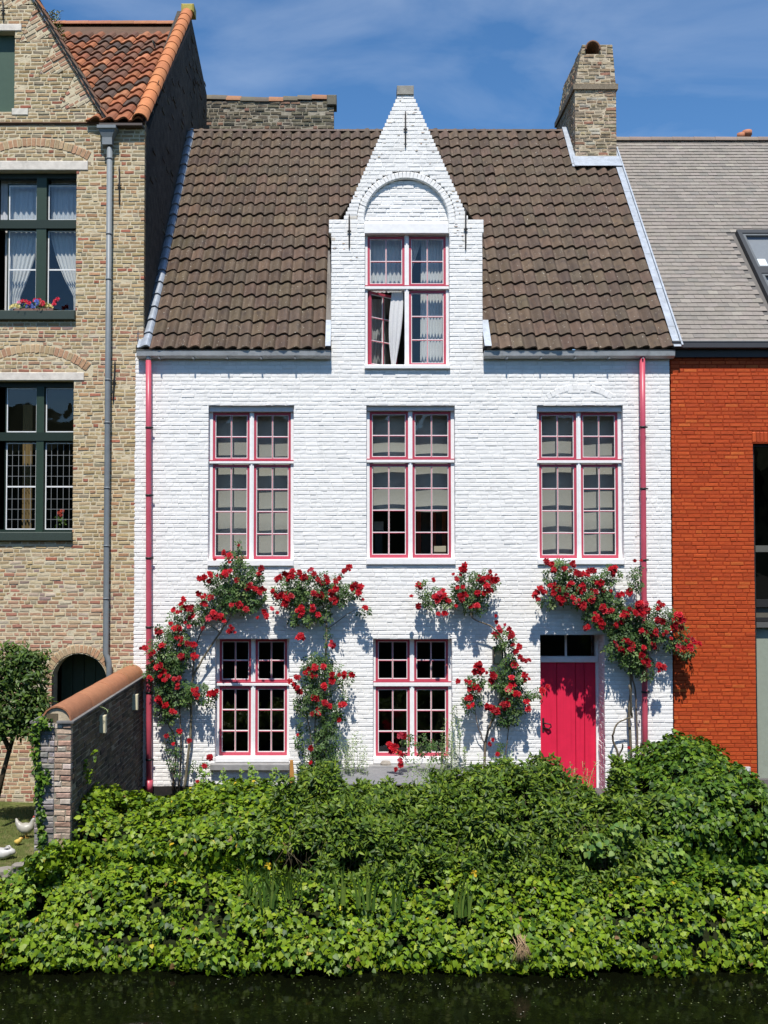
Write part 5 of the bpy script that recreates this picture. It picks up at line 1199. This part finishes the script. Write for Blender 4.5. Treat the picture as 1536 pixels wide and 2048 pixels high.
# ---- iris and grass clumps on the shelf
M_YEL = pbr('yellow_petal', (.60, .40, .02), .5, .1, 30, 0, spec=.3, transl=(.2, (1, 1, .5)))
def blades(name, label, cat, px_, py_, Y, n, h, w, group, lean=.5, flowers=(), cols=((.08, .15, .025), (.13, .20, .035), (.06, .12, .02))):
    t = empty(name, label, cat, group); b0 = P(px_, py_, Y)
    for i in range(n):
        a = random.uniform(-1, 1); hh = h*random.uniform(.6, 1.1); lx = lean*random.gauss(0, .45); ly = -abs(lean*random.gauss(0, .3)); bend = random.uniform(0, .5)*lean
        vs = []; K = 5
        o = Vector((b0.x+random.gauss(0, .05), Y+random.gauss(0, .04), b0.z-.12))
        for k in range(K+1):
            f = k/K; c = o+Vector((lx*hh*f*f, ly*hh*f*f, hh*f-bend*hh*f**3*.5)); ww = w*(1-f**2.2)*.5+.0005; vs += [c-Vector((ww, .2*ww*a, 0)), c+Vector((ww, .2*ww*a, 0))]
        MB().add(vs, [(2*k, 2*k+1, 2*k+3, 2*k+2) for k in range(K)], jcol(random.choice(cols), .15), True).build('blade', M_LEAF, t)
    for fx_, fy_ in flowers:
        c = P(fx_, fy_, Y-.05); mb = MB()
        mb.tube([(b0.x, Y, b0.z-.1), (c.x, Y-.05, c.z)], [.005, .003], 5, (.0, .0, .0))
        MB().tube([(b0.x, Y, b0.z-.1), ((b0.x+c.x)/2+.01, Y-.03, (b0.z+c.z)/2), (c.x, Y-.05, c.z)], [.006, .005, .004], 5, (.10, .18, .04)).build('stem', M_LEAF, t)
        mb = MB()
        for k in range(6):
            a = k*math.pi/3; r = .055 if k % 2 else .035; d = Vector((math.cos(a), -.3, math.sin(a)*.7-(.5 if k % 2 else -.6))); d.normalize(); s = Vector((-math.sin(a), .2, math.cos(a)*.5)).normalized()*.018
            mb.add([c, c+d*r*.6+s, c+d*r, c+d*r*.6-s], [(0, 1, 2, 3)])
        mb.build('flower', M_YEL, t)
IG = 'iris and grass clumps'
blades('iris_clump', 'iris clump with a yellow flower left on the ivy shelf', 'iris', 540, 1790, -4.6, 16, .55, .028, IG, .6, [(536, 1730)])
blades('iris_clump', 'two-tone iris blades standing at the middle of the ivy shelf', 'iris', 735, 1795, -4.6, 8, .5, .026, IG, .5)
blades('iris_clump', 'narrow iris clump just right of the middle of the shelf', 'iris', 795, 1800, -4.6, 6, .5, .02, IG, .5)
blades('iris_clump', 'iris clump with a yellow flower before the dark hedge', 'iris', 925, 1810, -4.6, 11, .55, .024, IG, .4, [(948, 1745)])
blades('grass_clump', 'arching grass tuft beside the left iris on the shelf', 'grass', 582, 1775, -4.6, 22, .5, .014, IG, 1.1)
blades('iris_clump', 'single pale iris blades in front of the hedge', 'iris', 682, 1785, -4.6, 4, .45, .03, IG, .25)
blades('grass_clump', 'thin grass tuft low between the ivy and the hedge', 'grass', 500, 1770, -4.6, 14, .42, .012, IG, 1.0)
# a pale leafy bush within the hedge, right of centre
nb = empty('bramble', 'pale green broad-leaved bramble growing over the right part of the hedge', 'bramble'); pp = []
for (a, b, ra, rb, n) in ((1330, 1720, 60, 25, 110), (1290, 1760, 50, 25, 90), (1390, 1770, 40, 40, 90), (1200, 1690, 35, 25, 60), (1150, 1790, 40, 35, 80), (1250, 1660, 30, 20, 40)):
    for _ in range(n):
        r = math.sqrt(random.random()); an = random.random()*6.28; q = P(a+ra*r*math.cos(an), b+rb*r*math.sin(an), -4.05); pp.append((q.x, -4.0+random.gauss(0, .06), q.z))
pp = np.array(pp); leaves(nb, [IVY_T[2]], pp, np.tile([0, -.6, .7], (len(pp), 1)), np.tile([0, -.4, -.6], (len(pp), 1)), .075*RNG.uniform(.6, 1.2, len(pp)), palette(len(pp), [(2, (.12, .20, .03)), (1, (.17, .25, .035)), (1, (.07, .15, .03))]), M_LEAF, .35, 0)
# dry roots at the water
mb = MB(); c = P(1045, 1905, -5.0)
for i in range(38):
    a = random.uniform(-1, 1); mb.tube([(c.x+random.gauss(0, .04), -4.92, c.z+random.uniform(.02, .16)), (c.x+.06*a, -4.99, c.z+random.uniform(-.05, .08)), (c.x+.13*a, -4.96, c.z-random.uniform(.06, .18))], [.004, .003, .0015], 4, (1.9, 1.6, 1.3))
mb.build('dry_root_tangle', M_BARK, None, label='tangle of dry brown roots hanging from the ivy at the water', cat='roots')

# ---- laurel tree at the left, with a bare trunk
def volume_leaves(parent, blobs, templ, size, cols, mat, tipdir=(0, -.2, .4), jit=.6, depth=.18, nind=0):
    pos = []; nn = []
    for a, b, ra, rb, Y, n in blobs:
        k = FPX/(Y-CAM_Y); c = P(a, b, Y)
        for _ in range(n):
            v = Vector((random.gauss(0, 1), random.gauss(0, 1), random.gauss(0, 1))).normalized(); r = random.random()**.35
            pos.append((c.x+v.x*r*ra/k, Y+v.y*r*max(depth, .7*ra/k), c.z+v.z*r*rb/k)); nn.append((v.x*.6, v.y*.6-.25, v.z*.4+.6))
    pos = np.array(pos); n = len(pos); nn = np.array(nn)
    leaves(parent, templ, pos, nn, nn*.4+np.array(tipdir), size*RNG.uniform(.6, 1.2, n), palette(n, cols), mat, jit, nind)
lt = empty('laurel_tree', 'dark evergreen laurel tree with a slim forked trunk at the left lawn', 'tree')
mb = MB(); Y = -1.7
for pts in (((-6, 1600), (8, 1540), (22, 1490), (38, 1440), (45, 1390)), ((20, 1500), (5, 1470), (-8, 1420)), ((30, 1465), (60, 1420), (75, 1390))):
    q = [P(x, y, Y+.05*i) for i, (x, y) in enumerate(pts)]; mb.tube(q, [.038*(1-.5*i/len(q)) for i in range(len(q))], 7, (.35, .33, .3))
mb.build('trunk', M_BARK, lt)
volume_leaves(lt, [(15, 1345, 55, 50, Y, 900), (60, 1355, 42, 48, Y, 800), (-25, 1370, 60, 55, Y, 800), (30, 1410, 60, 45, Y, 900), (75, 1420, 32, 40, Y, 500), (-5, 1440, 50, 30, Y, 500), (50, 1320, 35, 22, Y, 300), (95, 1440, 14, 22, Y, 120), (10, 1455, 60, 28, Y, 500), (70, 1455, 30, 22, Y, 250)], PRIV_T, .095, [(4, (.050, .092, .014)), (2, (.085, .14, .02)), (1, (.025, .055, .010))], M_IVY, jit=.5)
volume_leaves(lt, [(x_, 1300+abs(x_-25)*.28+random.gauss(0, 7), 7, 16, Y, 24) for x_ in range(-30, 100, 9)], PRIV_T, .085, [(3, (.07, .12, .016)), (1, (.10, .16, .02))], M_IVY, (0, 0, 1), .35, .1)
# ivy running down the end of the garden wall
wi = empty('wall_ivy', 'strand of ivy climbing the water end of the garden wall', 'ivy')
volume_leaves(wi, [(85, 1445, 22, 16, GY-.02, 90), (70, 1470, 12, 20, GY-.02, 60), (72, 1500, 9, 22, GY-.02, 50), (75, 1540, 11, 25, GY-.02, 60), (78, 1585, 10, 25, GY-.02, 60), (82, 1630, 9, 28, GY-.02, 60), (85, 1675, 10, 25, GY-.02, 50), (92, 1560, 12, 10, GY-.03, 20), (85, 1545, 20, 8, GY-.03, 20)], IVY_T, .052, IVYD, M_IVY, (0, -.3, -1), .5, .05)
volume_leaves(empty('wall_ivy', 'thin ivy sprigs creeping up the shaded side of the garden wall', 'ivy'), [(178, 1545, 9, 20, -3.3, 26), (190, 1510, 6, 14, -3.2, 10), (172, 1525, 4, 20, -3.3, 8)], IVY_T, .05, IVYC, M_IVY, (0, -.3, -1), .5, .04)
shoots('wall_weed', 'wispy weed growing on the far end of the tile-capped wall', 'weed', [(random.uniform(238, 270), random.uniform(1320, 1340), -.12) for _ in range(14)], [(1, (.13, .14, .06))], .16, 'weeds in the masonry', .03, per=12)
shoots('wall_weed', 'low weeds along the near edge of the orange wall cap', 'weed', [(random.uniform(108, 140), random.uniform(1405, 1425), -3.0+random.random()*.8) for _ in range(14)], [(1, (.15, .16, .04))], .08, 'weeds in the masonry', .025, per=8, base=.05)
shoots('wall_weed', 'straggly weed growing on the tall gable edge against the sky', 'weed', [(random.uniform(72, 122), random.uniform(20, 62), .1) for _ in range(40)], [(1, (.08, .10, .035)), (1, (.13, .12, .06))], .34, 'weeds in the masonry', .075, per=14, base=.1)
shoots('wall_weed', 'small weed tuft on the shaded side of the garden wall', 'weed', [(195, 1408, -2.7), (198, 1412, -2.7), (190, 1415, -2.75)], YG, .06, 'weeds in the masonry', .03, per=6, base=.03)

# ---- climbing roses
def unit_bloom(seed):
    random.seed(seed); mb = MB()
    for cnt, r, lift, cup, w in ((7, 1.0, -.12, .10, .62), (6, .78, .10, .30, .55), (5, .5, .26, .42, .42), (4, .26, .40, .35, .26)):
        o = random.random()*6
        for k in range(cnt):
            a = o+k*2*math.pi/cnt+random.gauss(0, .12); rr = r*random.uniform(.85, 1.1); d = Vector((math.cos(a), math.sin(a), 0)); s = Vector((-d.y, d.x, 0)); z = Vector((0, 0, 1))
            p0 = z*(lift-.1); pm = d*rr*.62+z*(lift+.06); pe = d*rr+z*(lift+cup*random.uniform(.3, 1.2))
            mb.add([p0, pm+s*w*rr*.55+z*.06, pm-s*w*rr*.55+z*.06, pe+s*w*rr*.35, pe-s*w*rr*.35, pm], [(0, 1, 5), (0, 5, 2), (5, 1, 3), (5, 3, 4), (5, 4, 2)], jcol((1, 1, 1), .15))
    return mb
BLOOMS = [unit_bloom(i).mesh('bloom', M_PETAL) for i in range(5)]
random.seed(23)
REDS = [(5, (.40, .005, .013)), (3, (.48, .009, .02)), (3, (.27, .003, .009)), (.6, (.55, .05, .08))]
def rose(name, label, stems, blobs, blooms, off=.22):
    t = empty(name, label, 'rose', 'climbing roses on the white wall')
    for pts, r0, r1 in stems:
        n = len(pts); q = [P(x, y, -(.07+(off-.07)*min(1, i/max(1, n-1)*1.1))+random.gauss(0, .01)) for i, (x, y) in enumerate(pts)]
        # smooth the line
        s = [q[0]]
        for i in range(n-1):
            p0, p1, p2, p3 = q[max(0, i-1)], q[i], q[i+1], q[min(n-1, i+2)]
            for f in (.2, .4, .6, .8, 1): s.append(.5*(2*p1+(p2-p0)*f+(2*p0-5*p1+4*p2-p3)*f*f+(3*p1-p0-3*p2+p3)*f**3)+Vector((random.gauss(0, .003), 0, random.gauss(0, .003))))
        MB().tube(s, [1.25*r0+(r1*1.2-r0*1.25)*i/(len(s)-1) for i in range(len(s))], 6, jcol((1, 1, 1), .15)).build('stem', M_BARK, t)
    pos = []; nn = []
    for bl_ in blobs:
        a, b, ra, rb = bl_[:4]; den = bl_[4] if len(bl_) > 4 else 1
        n = int(ra*rb*math.pi/24*den)
        for _ in range(n):
            an = random.random()*6.283; r = math.sqrt(random.random())*random.uniform(.85, 1.12); y = -off+random.gauss(0, .07)
            y = min(-.03, y); q = P(a+ra*r*math.cos(an), b+rb*r*math.sin(an), y); pos.append(q[:]); nn.append((random.gauss(0, .5), -.7, .6))
    pos = np.array(pos); n = len(pos)
    leaves(t, ROSE_T, pos, np.array(nn), np.stack([RNG.normal(0, .6, n), RNG.normal(-.3, .3, n), RNG.normal(-.5, .5, n)], 1), .092*RNG.uniform(.65, 1.25, n), palette(n, [(4, (.055, .105, .026)), (3, (.075, .135, .034)), (2, (.035, .075, .02)), (1, (.12, .18, .05))]), M_LEAF, .4, 0)
    for (x, y, k) in blooms:
        for j in range(k):
            px_ = x+random.gauss(0, 5.2 if k > 1 else 1); py_ = y+random.gauss(0, 4.6 if k > 1 else 1); Y = -off-.10-random.random()*.09
            c = P(px_, py_, Y); s = random.choice((.030, .040, .046, .052, .058))*(1 if k > 1 else .85)
            o = bpy.data.objects.new('bloom', random.choice(BLOOMS)); COL.objects.link(o); o.parent = t
            d = Vector((random.gauss(0, .45), -1, random.gauss(.45, .4))).normalized(); o.matrix_local = Matrix.Translation(c) @ d.to_track_quat('Z', 'Y').to_matrix().to_4x4() @ Matrix.Rotation(random.random()*6, 4, 'Z') @ Matrix.Diagonal((s, s, s, 1)); o.color = (*jcol(pick(REDS), .15), 1)
def zm(lst, s, ox, oy, big=3):
    out = []
    for q in lst: out.append((ox+q[0]/s, oy+q[1]/s, q[2] if len(q) > 2 else big))
    return out
A_b = zm([(640, 88, 1), (570, 150), (505, 170, 1), (590, 180, 2), (580, 240, 4), (435, 275), (490, 270, 4), (545, 265), (575, 275, 2), (755, 245), (630, 300, 1), (725, 345, 5), (770, 365), (425, 385, 4), (480, 380), (430, 435), (330, 460, 7), (315, 410, 1), (255, 470), (370, 505, 4), (500, 510, 5), (550, 525, 5), (635, 440, 5), (655, 490, 2), (795, 490, 4), (605, 590, 5), (345, 565, 2), (285, 585, 6), (235, 550, 1), (180, 590), (430, 580, 1), (280, 650, 4), (335, 665, 4), (175, 675), (85, 700), (130, 740, 4), (310, 745), (370, 755), (160, 805, 5), (200, 865, 5), (130, 850, 2), (275, 900, 5), (395, 965, 6), (495, 980, 5), (165, 1005, 4), (200, 1045, 2), (265, 1085, 2), (250, 1225, 2), (295, 1190, 1), (355, 1250, 1), (470, 1358, 2), (440, 1395, 1), (405, 1490, 1)], 2.954, 260, 1060)
rose('climbing_rose', 'red climbing rose over the left ground window and the left pink pipe',
     [([(345, 1580), (352, 1500), (345, 1465), (333, 1440), (325, 1400)], .012, .007), ([(368, 1580), (380, 1480), (384, 1370), (398, 1330), (440, 1265), (470, 1215), (480, 1160)], .018, .008), ([(358, 1580), (362, 1500), (358, 1400), (350, 1330)], .014, .008), ([(385, 1360), (393, 1290), (420, 1230), (440, 1190)], .012, .006), ([(480, 1160), (478, 1120), (476, 1092)], .007, .003), ([(352, 1580), (338, 1520), (326, 1470)], .008, .004), ([(440, 1265), (400, 1240), (350, 1250)], .007, .003), ([(480, 1165), (512, 1140)], .006, .003)],
     [(470, 1130, 26, 26), (450, 1165, 45, 28), (482, 1190, 48, 34), (430, 1208, 38, 26), (505, 1165, 20, 30), (380, 1228, 38, 22), (342, 1258, 24, 12), (345, 1300, 44, 40, 1.2), (330, 1340, 36, 42, 1.2), (352, 1385, 40, 32), (392, 1385, 32, 20, .7), (330, 1425, 20, 24), (478, 1105, 8, 26, .6), (508, 1145, 12, 16), (425, 1395, 14, 18, .6), (345, 1480, 18, 40, .28), (350, 1530, 14, 30, .3), (402, 1540, 22, 26, .35)], A_b)
B_b = zm([(880, 290, 4), (940, 285, 7), (985, 255, 2), (1030, 280, 4), (1055, 250), (1110, 290), (1160, 285), (1265, 245, 4), (1235, 285, 2), (1320, 335, 4), (1345, 350, 2), (840, 350, 2), (880, 395, 6), (930, 385, 5), (915, 430, 4), (1110, 375, 6), (1190, 355, 5), (1195, 420, 5), (1020, 470, 5), (1070, 470), (1095, 500), (1000, 620, 5), (1195, 670, 3), (870, 480, 2), (1400, 460, 2), (1070, 800, 2), (1070, 850, 4), (985, 860, 2), (1200, 850, 2), (1255, 850), (1325, 860, 2), (1195, 885, 4), (990, 940), (1155, 930, 2), (1095, 985, 2), (1270, 1020, 2), (1165, 1015, 2), (1105, 1060), (1225, 1105, 2), (1145, 805, 1), (1065, 1290, 1), (1062, 1370, 1), (990, 1210, 1), (960, 905, 2)], 2.954, 260, 1060)
rose('climbing_rose', 'red climbing rose with a bare stem between the two ground windows',
     [([(625, 1570), (622, 1480), (612, 1420), (615, 1390)], .010, .006), ([(652, 1570), (648, 1400), (652, 1300), (652, 1240), (640, 1190)], .016, .009), ([(652, 1245), (630, 1232), (605, 1215)], .010, .005), ([(640, 1570), (630, 1450), (640, 1340)], .012, .006), ([(645, 1195), (690, 1175)], .006, .003), ([(652, 1260), (700, 1225), (728, 1218)], .006, .003)],
     [(582, 1182, 34, 36), (622, 1180, 40, 36), (660, 1182, 38, 32), (698, 1182, 24, 18), (602, 1232, 24, 22), (728, 1222, 9, 14, .8), (640, 1232, 22, 14), (640, 1350, 38, 44), (620, 1400, 38, 32), (658, 1435, 24, 36), (650, 1490, 28, 50), (628, 1535, 26, 30), (690, 1355, 20, 18, .7), (690, 1400, 12, 14, .5), (604, 1480, 14, 60, .4), (655, 1270, 9, 20, .5)], B_b)
C_b = zm([(815, 130, 4), (785, 175, 5), (535, 235, 2), (630, 215, 3), (800, 255, 4), (945, 185, 4), (980, 165, 4), (1040, 190, 5), (990, 275, 5), (930, 280, 4), (635, 320, 4), (675, 295, 5), (720, 330, 3), (800, 345, 4), (855, 310, 2), (545, 375, 2), (665, 400, 2), (895, 375, 3), (480, 310, 1), (1030, 475, 2), (1045, 550, 2), (1100, 520, 3), (1150, 562, 2), (1183, 645, 2), (1160, 685, 2), (1240, 725, 2), (1175, 760, 6), (955, 755, 3), (920, 780, 3), (910, 815, 4), (950, 810, 3), (1025, 840, 6), (1240, 850, 4), (835, 875, 2), (885, 920, 4), (1125, 880, 4), (1150, 945, 6), (860, 1010, 4), (1110, 1035, 6), (1035, 1060, 5), (1000, 1065, 3), (1250, 1030, 2), (1355, 925, 3), (1020, 1280, 1), (1005, 1300, 1), (1050, 1360, 1)], 3.339, 680, 1100)
rose('climbing_rose', 'red climbing rose bending from the left of the door over the middle window',
     [([(968, 1560), (972, 1480), (985, 1440), (1000, 1400), (1010, 1350), (1008, 1290), (985, 1255), (945, 1236), (935, 1205), (895, 1214)], .016, .006), ([(1008, 1560), (1012, 1500), (1022, 1420)], .009, .006), ([(970, 1490), (955, 1450), (948, 1400)], .008, .004), ([(945, 1236), (950, 1190), (965, 1160)], .008, .004), ([(895, 1214), (850, 1190)], .005, .003), ([(1030, 1400), (1075, 1390)], .005, .003)],
     [(935, 1178, 28, 34), (965, 1168, 28, 28), (950, 1212, 26, 18), (870, 1195, 28, 22, .9), (845, 1180, 14, 20, .7), (900, 1200, 18, 13), (1005, 1275, 16, 24), (1025, 1310, 11, 30, .8), (1010, 1350, 32, 36), (1030, 1388, 30, 44, 1.1), (950, 1362, 18, 18), (945, 1395, 20, 16, .9), (1010, 1428, 28, 24), (938, 1412, 10, 10, .8), (1076, 1390, 14, 14, .7), (1005, 1500, 12, 20, .5)], C_b)
E_b = zm([(300, 75, 5), (310, 110, 4), (400, 90, 4), (430, 115, 2), (440, 130, 3), (485, 130, 4), (535, 120, 2), (655, 115, 6), (795, 58, 2), (575, 190, 4), (310, 210, 5), (395, 200, 4), (465, 205, 3), (250, 240, 5), (215, 260, 5), (200, 250, 3), (445, 225, 2), (360, 285, 5), (410, 265, 3), (430, 285, 4), (475, 315, 5), (515, 275, 3), (540, 250, 3), (625, 240, 2), (690, 245, 4), (730, 260, 3), (610, 335, 5), (550, 385, 6), (575, 435, 4), (490, 440, 2), (720, 355, 4), (800, 315, 7), (830, 330, 7), (800, 355, 6), (840, 350, 5), (915, 312, 3), (1050, 385, 4), (900, 395, 5), (1000, 400, 3), (995, 440, 3), (960, 485, 3), (1040, 450, 2), (875, 455, 2), (865, 500, 2), (680, 430, 3), (820, 480, 2), (710, 515, 3), (665, 540, 2), (760, 550, 3), (715, 570, 5), (805, 585, 4), (885, 545, 2), (1030, 565, 3), (1090, 545, 3), (1108, 510, 2), (1135, 555, 2), (835, 650, 4), (920, 665, 5), (740, 1135, 1)], 2.866, 1000, 1100)
rose('climbing_rose', 'large red climbing rose arching over the red door and the right pink pipe',
     [([(1264, 1570), (1262, 1500), (1258, 1430), (1262, 1370), (1256, 1330), (1240, 1295), (1215, 1225), (1150, 1180)], .020, .008), ([(1276, 1570), (1272, 1400), (1264, 1340), (1275, 1270), (1320, 1235), (1370, 1280)], .012, .005), ([(1232, 1580), (1236, 1515), (1226, 1482), (1227, 1465), (1236, 1446), (1264, 1434)], .015, .009), ([(1236, 1515), (1245, 1495), (1244, 1488)], .011, .008), ([(1264, 1434), (1259, 1370)], .013, .012), ([(1150, 1180), (1095, 1205)], .006, .003), ([(1215, 1225), (1222, 1150)], .007, .003), ([(1275, 1270), (1272, 1160)], .007, .003)],
     [(1120, 1158, 32, 42), (1150, 1180, 48, 34), (1190, 1180, 38, 34), (1222, 1150, 20, 20), (1270, 1158, 15, 24), (1200, 1215, 44, 34), (1240, 1240, 44, 40, 1.1), (1270, 1270, 44, 48, 1.2), (1260, 1312, 28, 30, 1.2), (1232, 1298, 24, 18), (1318, 1240, 34, 30, .9), (1350, 1270, 28, 34, .9), (1375, 1298, 18, 24, .8), (1290, 1335, 18, 28), (1310, 1270, 20, 26), (1095, 1205, 20, 12), (1262, 1530, 12, 30, .4)], E_b)
F_b = zm([(425, 1235, 4), (365, 1325, 5), (405, 1385, 3), (390, 1430, 4), (350, 1310, 2)], 3.339, 680, 1100)
rose('climbing_rose', 'small red rose spray nodding in front of the middle ground window', [([(880, 1560), (885, 1505), (855, 1480), (815, 1470), (800, 1490)], .007, .003), ([(850, 1480), (810, 1525)], .004, .002)], [(815, 1480, 16, 14, .7), (845, 1490, 14, 22, .7), (870, 1500, 16, 26, .6), (805, 1510, 10, 16, .5)], F_b, .5)
# ---- flower trough at the upper green window
ft_ = empty('flower_trough', 'terracotta trough of red, blue and yellow flowers on the upper green window sill', 'flower box')
fz = PZ(636, -.05); fa, fb = PX(23), PX(105)
mb = MB(); mb.add([(x, y, z) for z, g in ((PZ(636, -.05)+.004, .012), (PZ(617, -.05), 0)) for x, y in ((fa+g, -.055+g), (fb-g, -.055+g), (fb-g, .10-g), (fa+g, .10-g))], [(3, 2, 1, 0), (4, 5, 6, 7), (0, 1, 5, 4), (1, 2, 6, 5), (2, 3, 7, 6), (3, 0, 4, 7)], (.24, .13, .10)); mb.build('trough', M_STONE, ft_)
FC = {'r': (.55, .02, .05), 'b': (.10, .16, .50), 'y': (.65, .60, .25), 'p': (.65, .25, .35)}
for i, (x, y, c) in enumerate([(38, 605, 'p'), (45, 602, 'r'), (52, 603, 'r'), (58, 606, 'r'), (48, 610, 'b'), (55, 613, 'b'), (62, 611, 'b'), (70, 600, 'r'), (78, 600, 'r'), (85, 604, 'r'), (75, 607, 'b'), (82, 611, 'r'), (88, 608, 'r'), (92, 613, 'y'), (98, 611, 'y'), (26, 612, 'y'), (32, 610, 'y'), (22, 614, 'y'), (36, 613, 'y'), (66, 614, 'b'), (73, 602, 'b'), (102, 614, 'y'), (110, 602, 'r'), (115, 598, 'r'), (108, 608, 'r')]):
    p_ = P(x, y, -.03+random.uniform(-.03, .05)); o = bpy.data.objects.new('bloom', BLOOMS[i % 5]); COL.objects.link(o); o.parent = ft_; o.matrix_local = Matrix.Translation(p_) @ Vector((0, -1, .4)).to_track_quat('Z', 'Y').to_matrix().to_4x4() @ Matrix.Diagonal((.038, .038, .038, 1)); o.color = (*FC[c], 1)
volume_leaves(ft_, [(45, 612, 22, 8, .0, 70), (85, 612, 24, 8, .0, 70)], PRIV_T, .045, YG, M_LEAF, depth=.05)
gp = empty('geranium', 'red geranium glimpsed behind the leaded lower green window', 'geranium')
for x, y in ((118, 1026), (124, 1022), (122, 1030)): o = bpy.data.objects.new('bloom', BLOOMS[0]); COL.objects.link(o); o.parent = gp; o.matrix_local = Matrix.Translation(P(x, y, .26)) @ Vector((0, -1, .3)).to_track_quat('Z', 'Y').to_matrix().to_4x4() @ Matrix.Diagonal((.035, .035, .035, 1)); o.color = (.5, .06, .03, 1)
volume_leaves(gp, [(118, 1045, 14, 14, .27, 40)], [IVY_T[2]], .04, YG, M_LEAF, depth=.04)
